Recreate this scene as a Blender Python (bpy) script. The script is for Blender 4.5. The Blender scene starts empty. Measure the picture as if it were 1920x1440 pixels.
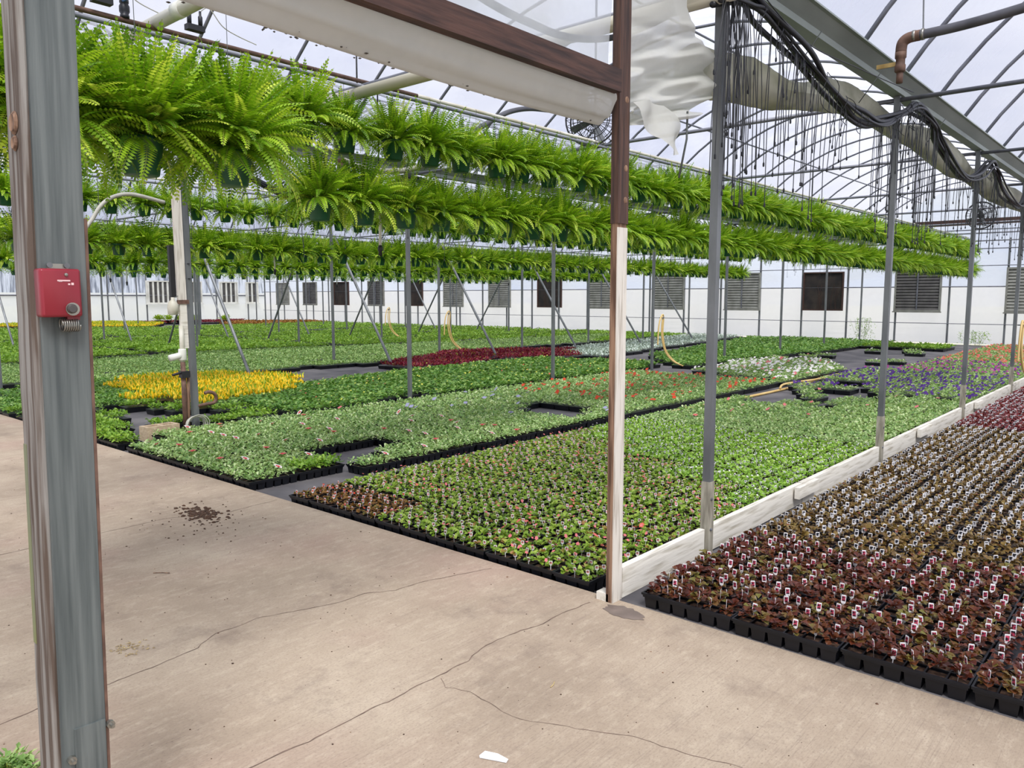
import bpy, math, random
import numpy as np
from mathutils import Vector, Matrix

# ------------------------------------------------------------------ camera, sky, sun, exposure
scn = bpy.context.scene
COL = scn.collection
cam_d = bpy.data.cameras.new('camera')
cam = bpy.data.objects.new('camera', cam_d)
COL.objects.link(cam)
cam_d.sensor_fit = 'HORIZONTAL'
cam_d.sensor_width = 36.0
cam_d.lens = 36.0 * 1465.0 / 1920.0
cam_d.clip_start = 0.05
cam_d.clip_end = 500
cam.location = (0, 0, 1.645)
cam.rotation_euler = (math.radians(90 - 6.361), 0, math.radians(41.074))
scn.camera = cam

world = bpy.data.worlds.new('overcast_sky')
scn.world = world
world.use_nodes = True
nt = world.node_tree
nt.nodes.clear()
w_out = nt.nodes.new('ShaderNodeOutputWorld')
w_bg = nt.nodes.new('ShaderNodeBackground')
w_tc = nt.nodes.new('ShaderNodeTexCoord')
w_map = nt.nodes.new('ShaderNodeMapping')
w_map.inputs['Scale'].default_value = (1.0, 1.0, 2.2)
w_n = nt.nodes.new('ShaderNodeTexNoise')
w_n.inputs['Scale'].default_value = 2.6
w_n.inputs['Detail'].default_value = 6
w_n.inputs['Roughness'].default_value = 0.55
w_r = nt.nodes.new('ShaderNodeValToRGB')
w_r.color_ramp.elements[0].position = 0.34
w_r.color_ramp.elements[0].color = (0.62, 0.66, 0.82, 1)
w_r.color_ramp.elements[1].position = 0.66
w_r.color_ramp.elements[1].color = (0.95, 0.95, 1.0, 1)
nt.links.new(w_tc.outputs['Generated'], w_map.inputs['Vector'])
nt.links.new(w_map.outputs['Vector'], w_n.inputs['Vector'])
nt.links.new(w_n.outputs['Fac'], w_r.inputs['Fac'])
nt.links.new(w_r.outputs['Color'], w_bg.inputs['Color'])
w_bg.inputs['Strength'].default_value = 0.86
nt.links.new(w_bg.outputs['Background'], w_out.inputs['Surface'])

sun_d = bpy.data.lights.new('sun', 'SUN')
sun_d.energy = 4.2
sun_d.angle = math.radians(24)
sun_d.color = (1.0, 0.97, 0.92)
sun = bpy.data.objects.new('sun', sun_d)
COL.objects.link(sun)
sun.rotation_euler = (math.radians(20), math.radians(30), 0)

vs = scn.view_settings
scn.display_settings.display_device = 'sRGB'
vs.view_transform = 'Standard'
vs.look = 'None'
vs.gamma = 1.0
vs.use_curve_mapping = False
vs.exposure = 0.28

# ------------------------------------------------------------------ helpers
R = math.radians
PI = math.pi


def lin(r, g, b):
    def f(c):
        c /= 255.0
        return c / 12.92 if c <= 0.04045 else ((c + 0.055) / 1.055) ** 2.4
    return (f(r), f(g), f(b), 1.0)


def frame_px(p):
    """where a world point falls in the photograph's 1920 x 1440 frame, and its depth"""
    yaw, pit = R(41.074), R(6.361)
    f = (-math.sin(yaw) * math.cos(pit), math.cos(yaw) * math.cos(pit), -math.sin(pit))
    r = (math.cos(yaw), math.sin(yaw), 0)
    u = (r[1] * f[2] - r[2] * f[1], r[2] * f[0] - r[0] * f[2], r[0] * f[1] - r[1] * f[0])
    q = (p[0], p[1], p[2] - 1.645)
    d = sum(a * b for a, b in zip(q, f))
    if d < 0.05:
        return (-9999, -9999, d)
    return (960 + 1465 * sum(a * b for a, b in zip(q, r)) / d, 720 - 1465 * sum(a * b for a, b in zip(q, u)) / d, d)


class MB:
    """collects boxes, tubes, sheets and leaves; build() links them as ONE mesh object"""

    def __init__(self):
        self.v = []; self.f = []; self.m = []; self.a = []; self.n = 0

    def add(self, verts, faces, mat=0, att=None):
        verts = np.asarray(verts, dtype=np.float32).reshape(-1, 3)
        self.v.append(verts)
        b = self.n
        for fc in faces:
            self.f.append([i + b for i in fc])
        self.m.extend([mat] * len(faces))
        self.a.append(np.full(len(verts), 0.5, np.float32) if att is None else np.asarray(att, np.float32))
        self.n += len(verts)
        return self

    def box(self, c, s, mat=0, rot=None, taper=1.0):
        x, y, z = s[0] / 2, s[1] / 2, s[2] / 2
        t = taper
        P = [(-x * t, -y * t, -z), (x * t, -y * t, -z), (x * t, y * t, -z), (-x * t, y * t, -z),
             (-x, -y, z), (x, -y, z), (x, y, z), (-x, y, z)]
        if rot is not None:
            P = [tuple(rot @ Vector(p)) for p in P]
        P = [(p[0] + c[0], p[1] + c[1], p[2] + c[2]) for p in P]
        return self.add(P, [(0, 3, 2, 1), (4, 5, 6, 7), (0, 1, 5, 4), (1, 2, 6, 5), (2, 3, 7, 6), (3, 0, 4, 7)], mat)

    def tube(self, pts, r, n=8, mat=0, caps=True, closed=False):
        pts = [Vector(p) for p in pts]
        k = len(pts)
        rr = r if hasattr(r, '__len__') else [r] * k
        V = []
        up = None
        for i, p in enumerate(pts):
            if closed:
                t = pts[(i + 1) % k] - pts[i - 1]
            else:
                t = pts[min(i + 1, k - 1)] - pts[max(i - 1, 0)]
            if t.length < 1e-9:
                t = Vector((0, 0, 1))
            t.normalize()
            if up is None:
                up = Vector((0, 0, 1)) if abs(t.z) < 0.9 else Vector((1, 0, 0))
            a = t.cross(up)
            if a.length < 1e-6:
                a = t.cross(Vector((0, 1, 0)))
            a.normalize()
            up = a.cross(t)
            for j in range(n):
                an = 2 * PI * j / n
                q = p + a * (math.cos(an) * rr[i]) + up * (math.sin(an) * rr[i])
                V.append(q[:])
        F = []
        for i in range(k if closed else k - 1):
            i2 = (i + 1) % k
            for j in range(n):
                j2 = (j + 1) % n
                F.append((i * n + j, i * n + j2, i2 * n + j2, i2 * n + j))
        if caps and not closed:
            F.append(tuple(range(n - 1, -1, -1)))
            F.append(tuple((k - 1) * n + j for j in range(n)))
        return self.add(V, F, mat)

    def lathe(self, c, prof, n=16, mat=0, axis='z'):
        V = []
        for (r, h) in prof:
            for j in range(n):
                an = 2 * PI * j / n
                x, y = r * math.cos(an), r * math.sin(an)
                V.append((c[0] + x, c[1] + y, c[2] + h) if axis == 'z' else
                         ((c[0] + x, c[1] + h, c[2] + y) if axis == 'y' else (c[0] + h, c[1] + x, c[2] + y)))
        F = []
        for i in range(len(prof) - 1):
            for j in range(n):
                j2 = (j + 1) % n
                F.append((i * n + j, i * n + j2, (i + 1) * n + j2, (i + 1) * n + j))
        if prof[0][0] > 1e-4:
            F.append(tuple(range(n - 1, -1, -1)))
        if prof[-1][0] > 1e-4:
            F.append(tuple((len(prof) - 1) * n + j for j in range(n)))
        return self.add(V, F, mat)

    def grid(self, P, mat=0):
        """P: rows of points"""
        nr, nc = len(P), len(P[0])
        V = [p for row in P for p in row]
        F = [(i * nc + j, i * nc + j + 1, (i + 1) * nc + j + 1, (i + 1) * nc + j) for i in range(nr - 1) for j in range(nc - 1)]
        return self.add(V, F, mat)

    def fast(self, V, F4, mats, att):
        """V (n,3); F4 (m,4) quads; mats int or (m,)"""
        V = np.asarray(V, np.float32).reshape(-1, 3)
        F4 = np.asarray(F4, np.int64) + self.n
        self.v.append(V)
        self.f.extend(F4.tolist())
        self.m.extend([mats] * len(F4) if np.isscalar(mats) else list(mats))
        self.a.append(np.asarray(att, np.float32))
        self.n += len(V)
        return self

    def mesh(self, name, mats, smooth=False):
        me = bpy.data.meshes.new(name)
        V = np.concatenate(self.v) if self.v else np.zeros((0, 3), np.float32)
        nf = len(self.f)
        ln = np.fromiter((len(f) for f in self.f), np.int32, nf)
        st = np.concatenate([[0], np.cumsum(ln)[:-1]]).astype(np.int32) if nf else np.zeros(0, np.int32)
        lv = np.fromiter((i for f in self.f for i in f), np.int32, int(ln.sum()))
        me.vertices.add(len(V)); me.vertices.foreach_set('co', V.ravel())
        me.loops.add(len(lv)); me.loops.foreach_set('vertex_index', lv)
        me.polygons.add(nf); me.polygons.foreach_set('loop_start', st); me.polygons.foreach_set('loop_total', ln)
        for m in (mats if isinstance(mats, (list, tuple)) else [mats]):
            me.materials.append(m)
        me.polygons.foreach_set('material_index', np.asarray(self.m, np.int32))
        me.polygons.foreach_set('use_smooth', np.full(nf, bool(smooth)))
        at = me.attributes.new('tone', 'FLOAT', 'POINT')
        at.data.foreach_set('value', np.concatenate(self.a) if self.a else np.zeros(0, np.float32))
        me.update(calc_edges=True)
        me.validate()
        return me

    def build(self, name, mats, parent=None, smooth=False):
        return link(name, self.mesh(name, mats, smooth), parent)


def link(name, me, parent=None):
    o = bpy.data.objects.new(name, me)
    COL.objects.link(o)
    if parent is not None:
        o.parent = parent
    return o


def tag(o, label=None, cat=None, group=None, kind=None):
    if label: o['label'] = label
    if cat: o['category'] = cat
    if group: o['group'] = group
    if kind: o['kind'] = kind
    return o


def thing(name, label, cat, loc=(0, 0, 0), rz=0.0, group=None):
    o = bpy.data.objects.new(name, None)
    COL.objects.link(o)
    o.empty_display_size = 0.1
    o.location = loc
    o.rotation_euler = (0, 0, rz)
    return tag(o, label, cat, group)


def ordn(n):
    w = {1: 'first', 2: 'second', 3: 'third', 4: 'fourth', 5: 'fifth', 6: 'sixth', 7: 'seventh', 8: 'eighth', 9: 'ninth', 10: 'tenth'}
    if n in w: return w[n]
    s = 'th' if 10 <= n % 100 <= 20 else {1: 'st', 2: 'nd', 3: 'rd'}.get(n % 10, 'th')
    return '%d%s' % (n, s)


# ------------------------------------------------------------------ materials
def _new(name):
    m = bpy.data.materials.new(name)
    m.use_nodes = True
    n = m.node_tree
    n.nodes.clear()
    out = n.nodes.new('ShaderNodeOutputMaterial')
    return m, n, out


def _ramp(n, stops):
    r = n.nodes.new('ShaderNodeValToRGB')
    e = r.color_ramp.elements
    while len(e) > 1:
        e.remove(e[-1])
    e[0].position, e[0].color = stops[0]
    for p, c in stops[1:]:
        k = e.new(p)
        k.color = c
    return r


def mat(name, c1, c2=None, rough=0.6, metal=0.0, scale=6.0, stretch=(1, 1, 1), bump=0.0, detail=5, spec=0.5, lo=0.35, hi=0.65, extra=None):
    m, n, out = _new(name)
    b = n.nodes.new('ShaderNodeBsdfPrincipled')
    b.inputs['Roughness'].default_value = rough
    b.inputs['Metallic'].default_value = metal
    b.inputs['Specular IOR Level'].default_value = spec
    n.links.new(b.outputs[0], out.inputs['Surface'])
    if c2 is None:
        b.inputs['Base Color'].default_value = c1
    else:
        tc = n.nodes.new('ShaderNodeTexCoord')
        mp = n.nodes.new('ShaderNodeMapping')
        mp.inputs['Scale'].default_value = stretch
        ns = n.nodes.new('ShaderNodeTexNoise')
        ns.inputs['Scale'].default_value = scale
        ns.inputs['Detail'].default_value = detail
        n.links.new(tc.outputs['Object'], mp.inputs['Vector'])
        n.links.new(mp.outputs['Vector'], ns.inputs['Vector'])
        st = [(lo, c1), (hi, c2)] if extra is None else [(lo, c1), (hi, c2)] + extra
        rp = _ramp(n, st)
        n.links.new(ns.outputs['Fac'], rp.inputs['Fac'])
        n.links.new(rp.outputs['Color'], b.inputs['Base Color'])
        if bump:
            bp = n.nodes.new('ShaderNodeBump')
            bp.inputs['Strength'].default_value = bump
            bp.inputs['Distance'].default_value = 0.01
            n.links.new(ns.outputs['Fac'], bp.inputs['Height'])
            n.links.new(bp.outputs['Normal'], b.inputs['Normal'])
    return m


def leaf(name, stops, transl=0.4, rough=0.45, gain=1.25):
    """foliage: colour from each leaf's own random tone, light passing through the blade"""
    m, n, out = _new(name)
    at = n.nodes.new('ShaderNodeAttribute')
    at.attribute_name = 'tone'
    rp = _ramp(n, stops)
    n.links.new(at.outputs['Fac'], rp.inputs['Fac'])
    b = n.nodes.new('ShaderNodeBsdfPrincipled')
    b.inputs['Roughness'].default_value = rough
    b.inputs['Specular IOR Level'].default_value = 0.35
    n.links.new(rp.outputs['Color'], b.inputs['Base Color'])
    t = n.nodes.new('ShaderNodeBsdfTranslucent')
    mx = n.nodes.new('ShaderNodeMix')
    mx.data_type = 'RGBA'; mx.blend_type = 'MULTIPLY'
    mx.inputs['Factor'].default_value = 1.0
    n.links.new(rp.outputs['Color'], mx.inputs['A'])
    mx.inputs['B'].default_value = (gain * 1.1, gain * 1.08, gain * 0.7, 1)
    n.links.new(mx.outputs['Result'], t.inputs['Color'])
    s = n.nodes.new('ShaderNodeMixShader')
    s.inputs[0].default_value = transl
    n.links.new(b.outputs[0], s.inputs[1])
    n.links.new(t.outputs[0], s.inputs[2])
    n.links.new(s.outputs[0], out.inputs['Surface'])
    return m


def film(name, clear, col, trans_col, noise=0.0, scale=1.0, stretch=(1, 1, 1), dif=0.4, stain=None):
    """greenhouse plastic: part of the light goes straight through, the rest is scattered"""
    m, n, out = _new(name)
    tr = n.nodes.new('ShaderNodeBsdfTransparent')
    tr.inputs[0].default_value = trans_col
    tl = n.nodes.new('ShaderNodeBsdfTranslucent')
    df = n.nodes.new('ShaderNodeBsdfDiffuse')
    tl.inputs[0].default_value = col
    df.inputs[0].default_value = col
    s1 = n.nodes.new('ShaderNodeMixShader')
    s1.inputs[0].default_value = dif
    n.links.new(tl.outputs[0], s1.inputs[1])
    n.links.new(df.outputs[0], s1.inputs[2])
    s2 = n.nodes.new('ShaderNodeMixShader')
    s2.inputs[0].default_value = clear
    n.links.new(s1.outputs[0], s2.inputs[1])
    n.links.new(tr.outputs[0], s2.inputs[2])
    n.links.new(s2.outputs[0], out.inputs['Surface'])
    if noise or stain:
        tc = n.nodes.new('ShaderNodeTexCoord')
        mp = n.nodes.new('ShaderNodeMapping')
        mp.inputs['Scale'].default_value = stretch
        ns = n.nodes.new('ShaderNodeTexNoise')
        ns.inputs['Scale'].default_value = scale
        ns.inputs['Detail'].default_value = 4
        n.links.new(tc.outputs['Object'], mp.inputs['Vector'])
        n.links.new(mp.outputs['Vector'], ns.inputs['Vector'])
        if noise:
            mr = n.nodes.new('ShaderNodeMapRange')
            mr.inputs['From Min'].default_value = 0.42
            mr.inputs['From Max'].default_value = 0.58
            mr.inputs['To Min'].default_value = clear - noise
            mr.inputs['To Max'].default_value = clear + noise
            n.links.new(ns.outputs['Fac'], mr.inputs['Value'])
            n.links.new(mr.outputs[0], s2.inputs[0])
        if stain:
            rp = _ramp(n, [(0.0, stain), (0.36, stain), (0.56, col)])
            n.links.new(ns.outputs['Fac'], rp.inputs['Fac'])
            n.links.new(rp.outputs['Color'], tl.inputs[0])
            n.links.new(rp.outputs['Color'], df.inputs[0])
    return m


def concrete():
    m, n, out = _new('concrete')
    b = n.nodes.new('ShaderNodeBsdfPrincipled')
    b.inputs['Roughness'].default_value = 0.85
    b.inputs['Specular IOR Level'].default_value = 0.25
    n.links.new(b.outputs[0], out.inputs['Surface'])
    tc = n.nodes.new('ShaderNodeTexCoord')

    def noise(scale, stretch, detail=6, rough=0.6):
        mp = n.nodes.new('ShaderNodeMapping')
        mp.inputs['Scale'].default_value = stretch
        k = n.nodes.new('ShaderNodeTexNoise')
        k.inputs['Scale'].default_value = scale
        k.inputs['Detail'].default_value = detail
        k.inputs['Roughness'].default_value = rough
        n.links.new(tc.outputs['Object'], mp.inputs['Vector'])
        n.links.new(mp.outputs['Vector'], k.inputs['Vector'])
        return k

    def mixc(a, bcol, fac, mode='MIX'):
        x = n.nodes.new('ShaderNodeMix')
        x.data_type = 'RGBA'; x.blend_type = mode
        n.links.new(fac, x.inputs['Factor'])
        if isinstance(a, tuple): x.inputs['A'].default_value = a
        else: n.links.new(a, x.inputs['A'])
        x.inputs['B'].default_value = bcol
        return x.outputs['Result']

    def rng(src, a, c, lo=0.0, hi=1.0):
        r = n.nodes.new('ShaderNodeMapRange')
        r.inputs['From Min'].default_value = a; r.inputs['From Max'].default_value = c
        r.inputs['To Min'].default_value = lo; r.inputs['To Max'].default_value = hi
        n.links.new(src, r.inputs['Value'])
        return r.outputs[0]
    big = noise(0.9, (1, 1, 1), 5)
    base = _ramp(n, [(0.3, lin(146, 130, 112)), (0.5, lin(169, 152, 132)), (0.7, lin(186, 170, 149))])
    n.links.new(big.outputs['Fac'], base.inputs['Fac'])
    pink = noise(0.7, (1.0, 0.7, 1), 3)
    c = mixc(base.outputs['Color'], lin(166, 138, 124), rng(pink.outputs['Fac'], 0.52, 0.70, 0, 0.55))
    broom = noise(3.0, (48, 0.7, 1), 5, 0.75)          # brushed lines run along the bays
    c = mixc(c, lin(120, 105, 95), rng(broom.outputs['Fac'], 0.53, 0.76, 0, 0.62))
    mid = noise(15.0, (1.4, 0.5, 1), 6, 0.75)
    c = mixc(c, lin(201, 186, 164), rng(mid.outputs['Fac'], 0.50, 0.72, 0, 0.5))
    dirt = noise(2.4, (1, 1, 1), 7, 0.75)
    c = mixc(c, lin(112, 97, 88), rng(dirt.outputs['Fac'], 0.54, 0.72, 0, 0.5))
    grain = noise(140, (1, 0.5, 1), 3, 0.7)
    c = mixc(c, lin(118, 102, 92), rng(grain.outputs['Fac'], 0.5, 0.7, 0, 0.4))
    speck = noise(60, (1, 0.8, 1), 2)
    c = mixc(c, lin(95, 78, 68), rng(speck.outputs['Fac'], 0.66, 0.78, 0, 0.6))
    n.links.new(c, b.inputs['Base Color'])
    bp = n.nodes.new('ShaderNodeBump')
    bp.inputs['Strength'].default_value = 0.35
    bp.inputs['Distance'].default_value = 0.004
    n.links.new(broom.outputs['Fac'], bp.inputs['Height'])
    n.links.new(bp.outputs['Normal'], b.inputs['Normal'])
    return m


M = {}
M['concrete'] = concrete()
M['cloth'] = mat('woven_ground_cloth', lin(70, 68, 72), lin(112, 108, 108), 0.8, scale=1.6, bump=0.1, detail=8)
M['earth'] = mat('outdoor_ground', lin(170, 170, 150), lin(205, 200, 184), 0.95, scale=0.4)
M['crack'] = mat('crack_line', lin(132, 110, 96), lin(96, 78, 68), 0.9, scale=20)
M['wet'] = mat('damp_patch', lin(108, 95, 86), lin(126, 112, 102), 0.6, scale=12)
M['roof'] = film('roof_film', 0.66, (0.80, 0.82, 0.90, 1), (0.91, 0.92, 0.97, 1), noise=0.14, scale=0.9, stretch=(1.0, 0.9, 1.0), dif=0.15)
M['gable'] = film('gable_film', 0.45, (0.86, 0.91, 1.0, 1), (0.86, 0.92, 1.0, 1), noise=0.2, scale=0.6, stretch=(0.6, 1, 2), dif=0.2)
M['wallfilm'] = film('white_wall_film', 0.14, (0.99, 0.99, 0.99, 1), (0.9, 0.93, 1.0, 1), noise=0.08, scale=0.5, stretch=(1, 1, 1), dif=0.12)
M['leftfilm'] = film('left_wall_film', 0.10, (0.93, 0.95, 0.93, 1), (0.9, 0.95, 0.95, 1), noise=0.06, scale=0.5, dif=0.35)
M['moldfilm'] = film('mouldy_film', 0.30, (0.80, 0.86, 0.95, 1), (0.85, 0.9, 0.98, 1), scale=2.0, stretch=(1, 3.5, 0.35), dif=0.3, stain=lin(70, 78, 84))
M['curtain'] = film('curtain_plastic', 0.08, (0.68, 0.67, 0.63, 1), (0.85, 0.87, 0.9, 1), noise=0.06, scale=2.5, dif=0.55)
M['curtain_dirty'] = film('dirty_curtain_plastic', 0.0, (0.62, 0.61, 0.52, 1), (0.8, 0.8, 0.75, 1), scale=1.6, stretch=(1, 1, 1.6), dif=0.7, stain=(0.36, 0.36, 0.27, 1))
M['drape'] = film('draped_plastic', 0.10, (0.66, 0.66, 0.62, 1), (0.85, 0.87, 0.9, 1), noise=0.08, scale=3, dif=0.6)
M['sheet'] = film('hazy_sheet', 0.34, (0.86, 0.88, 0.92, 1), (0.9, 0.93, 0.98, 1), noise=0.12, scale=1.6, dif=0.3)
M['steel'] = mat('galvanised_steel', lin(96, 99, 101), lin(121, 124, 126), 0.45, 0.35, scale=9, stretch=(1, 1, 0.25))
M['sleeve'] = mat('weathered_sleeve', lin(120, 114, 100), lin(172, 166, 150), 0.7, scale=6, stretch=(5, 5, 0.8))
M['steel_dark'] = mat('dull_bow_pipe', lin(98, 100, 108), lin(124, 126, 134), 0.5, 0.3, scale=4)
M['gutter'] = mat('gutter_steel', lin(128, 136, 130), lin(160, 168, 162), 0.5, 0.3, scale=3, stretch=(1, 0.2, 1))
M['wood_dark'] = mat('dark_stained_wood', lin(44, 27, 22), lin(80, 53, 43), 0.65, scale=7, stretch=(6, 0.5, 6), bump=0.4)
M['wood_dark_v'] = mat('dark_weathered_wood', lin(44, 28, 23), lin(88, 60, 47), 0.65, scale=7, stretch=(7, 7, 0.45), bump=0.4)
M['wood_brown'] = mat('brown_raw_wood', lin(84, 58, 42), lin(150, 118, 94), 0.75, scale=6, stretch=(9, 9, 0.5), bump=0.6, lo=0.38, hi=0.62)
M['wood_white'] = mat('white_painted_wood', lin(164, 154, 140), lin(212, 206, 195), 0.7, scale=6, stretch=(7, 7, 0.5), bump=0.5, lo=0.3, hi=0.5)
M['wood_curb'] = mat('white_painted_board', lin(176, 168, 150), lin(222, 217, 205), 0.75, scale=5, stretch=(6, 0.6, 6), bump=0.4, lo=0.28, hi=0.5)
M['wood_grey'] = mat('grey_weathered_paint', lin(68, 75, 75), lin(102, 108, 106), 0.6, scale=5, stretch=(9, 9, 0.35), bump=0.4)
M['wood_split'] = mat('weathered_split_wood', lin(84, 70, 60), lin(138, 134, 128), 0.75, scale=4, stretch=(13, 13, 0.5), bump=0.7, lo=0.42, hi=0.6)
M['algae'] = mat('green_algae_film', lin(120, 124, 100), lin(128, 132, 66), 0.8, scale=5, stretch=(4, 4, 0.6))
M['plastic'] = mat('black_tray_plastic', lin(8, 10, 16), lin(16, 18, 26), 0.42, scale=4, spec=0.4)
M['tube'] = mat('black_poly_tube', lin(14, 15, 20), lin(32, 34, 42), 0.45, scale=3)
M['pot'] = mat('green_plastic_pot', lin(18, 66, 44), lin(26, 86, 58), 0.45, scale=3)
M['wire'] = mat('hanger_wire', lin(78, 82, 80), None, 0.5, 0.3)
M['soil'] = mat('potting_soil', lin(52, 36, 26), lin(92, 66, 48), 0.95, scale=60, bump=0.6)
M['pvc'] = mat('white_pvc', lin(205, 204, 192), lin(226, 226, 218), 0.45, scale=2)
M['pvc_old'] = mat('stained_pvc', lin(178, 172, 150), lin(212, 210, 198), 0.5, scale=2, stretch=(0.6, 2, 2))
M['rust'] = mat('rusty_pipe', lin(84, 62, 52), lin(120, 92, 78), 0.7, 0.2, scale=14)
M['greypipe'] = mat('grey_water_pipe', lin(70, 70, 76), lin(92, 92, 98), 0.45, 0.2, scale=5)
M['brass'] = mat('brass_handle', lin(150, 124, 74), lin(186, 160, 104), 0.45, 0.5, scale=10)
M['hose'] = mat('yellow_rubber_hose', lin(206, 172, 104), lin(226, 196, 132), 0.55, scale=3)
M['hose_grey'] = mat('pale_hose', lin(150, 148, 136), lin(186, 184, 172), 0.55, scale=3)
M['blue'] = mat('blue_valve_handle', lin(70, 110, 165), None, 0.5)
M['red'] = mat('red_enamel', lin(122, 22, 36), lin(142, 34, 48), 0.35, scale=5, stretch=(1, 1, 0.3))
M['redmark'] = mat('worn_white_print', lin(226, 190, 190), None, 0.6)
M['knob'] = mat('dark_knob', lin(70, 66, 64), None, 0.4)
M['coil'] = mat('silver_coil', lin(150, 148, 140), None, 0.35, 0.8)
M['block'] = mat('concrete_block', lin(172, 150, 122), lin(198, 178, 150), 0.95, scale=30, bump=0.5)
M['tagwhite'] = mat('white_tag_card', lin(238, 236, 236), None, 0.45)
M['tagpic_red'] = mat('printed_flower_red', lin(30, 18, 28), lin(206, 70, 100), 0.5, scale=90, detail=1, lo=0.47, hi=0.62)
M['tagpic_pink'] = mat('printed_flower_pink', lin(92, 70, 52), lin(222, 138, 140), 0.5, scale=70, detail=1, lo=0.42, hi=0.56)
M['tagpic_white'] = mat('printed_flower_white', lin(18, 20, 34), lin(225, 225, 232), 0.5, scale=60, detail=1, lo=0.5, hi=0.6)
M['tagpic_orange'] = mat('printed_flower_orange', lin(170, 52, 36), lin(216, 96, 70), 0.5, scale=70, detail=1)
M['louver'] = mat('louver_grey', lin(120, 120, 112), lin(146, 146, 138), 0.5, 0.2, scale=3)
M['louver_dark'] = mat('louver_dark', lin(74, 72, 70), lin(92, 90, 86), 0.5, 0.2, scale=3)
M['opening'] = mat('dark_mesh_opening', lin(30, 26, 24), lin(62, 52, 44), 0.8, scale=2.5, lo=0.4, hi=0.75)
M['black'] = mat('black_metal', lin(26, 26, 30), None, 0.5)
M['paper'] = mat('white_paper', lin(238, 238, 236), None, 0.7)
M['straw'] = mat('dry_straw', lin(190, 170, 120), lin(150, 126, 90), 0.9, scale=30)
M['tarp'] = mat('pale_cloth', lin(225, 224, 220), lin(205, 205, 206), 0.8, scale=4)

M['fern'] = leaf('fern_green', [(0.0, lin(50, 84, 16)), (0.35, lin(102, 148, 26)), (0.7, lin(156, 194, 42)), (1.0, lin(210, 226, 88))], 0.30)
M['frondstem'] = leaf('frond_stem', [(0, lin(110, 130, 50)), (1, lin(150, 160, 70))], 0.2)
M['begonia_red'] = leaf('bronze_red_leaf', [(0, lin(58, 28, 20)), (0.4, lin(92, 40, 26)), (0.7, lin(104, 64, 36)), (1.0, lin(112, 106, 48))], 0.22, 0.3)
M['begonia_bronze'] = leaf('olive_bronze_leaf', [(0, lin(72, 52, 28)), (0.5, lin(118, 92, 48)), (0.85, lin(140, 120, 62)), (1.0, lin(128, 70, 46))], 0.22, 0.3)
M['begonia_wine'] = leaf('wine_red_leaf', [(0, lin(78, 24, 30)), (0.6, lin(126, 44, 48)), (1.0, lin(120, 70, 50))], 0.22, 0.3)
M['begonia_green'] = leaf('begonia_green_leaf', [(0, lin(90, 122, 34)), (0.5, lin(136, 168, 56)), (0.85, lin(174, 196, 88)), (1.0, lin(160, 120, 70))], 0.32, 0.3)
M['begonia_rust'] = leaf('rusty_green_leaf', [(0, lin(96, 66, 30)), (0.5, lin(140, 96, 44)), (1.0, lin(128, 136, 52))], 0.3)
M['lime'] = leaf('bright_green_leaf', [(0, lin(104, 148, 46)), (0.5, lin(148, 190, 70)), (1.0, lin(194, 220, 118))], 0.35)
M['petunia'] = leaf('soft_green_leaf', [(0, lin(100, 140, 76)), (0.5, lin(150, 182, 108)), (1.0, lin(214, 226, 176))], 0.32)
M['darkgreen'] = leaf('deep_green_leaf', [(0, lin(56, 98, 38)), (0.5, lin(98, 142, 58)), (1.0, lin(160, 188, 106))], 0.3, 0.35)
M['freshgreen'] = leaf('fresh_green_leaf', [(0, lin(80, 120, 34)), (0.5, lin(120, 160, 52)), (1.0, lin(170, 200, 90))], 0.35)
M['bluegreen'] = leaf('blue_green_leaf', [(0, lin(92, 128, 66)), (0.5, lin(132, 166, 92)), (1.0, lin(186, 206, 140))], 0.3)
M['silver'] = leaf('silver_leaf', [(0, lin(128, 146, 132)), (0.5, lin(180, 196, 184)), (1.0, lin(226, 234, 226))], 0.2)
M['plume'] = leaf('yellow_plume', [(0, lin(216, 174, 14)), (0.5, lin(246, 210, 24)), (1.0, lin(252, 230, 80))], 0.3)
M['plumegreen'] = leaf('plume_leaf', [(0, lin(110, 150, 24)), (1, lin(176, 196, 50))], 0.35)
M['maroon'] = leaf('maroon_leaf', [(0, lin(84, 14, 34)), (0.6, lin(130, 28, 54)), (0.85, lin(150, 60, 50)), (1.0, lin(150, 150, 60))], 0.25)
M['orange_l'] = leaf('orange_brown_bed', [(0, lin(110, 66, 24)), (0.6, lin(160, 106, 40)), (1.0, lin(120, 120, 50))], 0.2)


def petal(name, r, g, b):
    return leaf(name, [(0, lin(r * 0.86, g * 0.86, b * 0.86)), (1, lin(min(r * 1.05, 255), min(g * 1.05, 255), min(b * 1.05, 255)))], 0.25, gain=1.0)


M['p_red'] = petal('red_petal', 206, 44, 40)
M['p_white'] = petal('white_petal', 244, 238, 236)
M['p_pink'] = petal('pink_petal', 232, 126, 132)
M['p_salmon'] = petal('salmon_petal', 226, 110, 86)
M['p_purple'] = petal('violet_petal', 78, 34, 130)
M['p_magenta'] = petal('magenta_petal', 176, 60, 150)
M['p_lilac'] = petal('lilac_petal', 172, 170, 206)
M['p_dark'] = petal('dark_throat', 60, 50, 96)
M['p_orange'] = petal('orange_red_petal', 212, 70, 34)
M['p_yellow'] = petal('pale_yellow_petal', 226, 226, 96)

# ------------------------------------------------------------------ the setting
BAY = 7.0
X0 = -2.28
YB, YF = -8.0, 31.35          # back and far end of the house
def colx(k): return X0 - BAY * k
XL, XR = colx(7), colx(-2)
Z0, RISE = 3.66, 1.85
ARC_R = ((BAY / 2) ** 2 + RISE ** 2) / (2 * RISE)


def arc_z(dx, off=0.0):
    rr = ARC_R + off
    return Z0 + math.sqrt(max(rr * rr - dx * dx, 0)) - (ARC_R - RISE)


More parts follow.
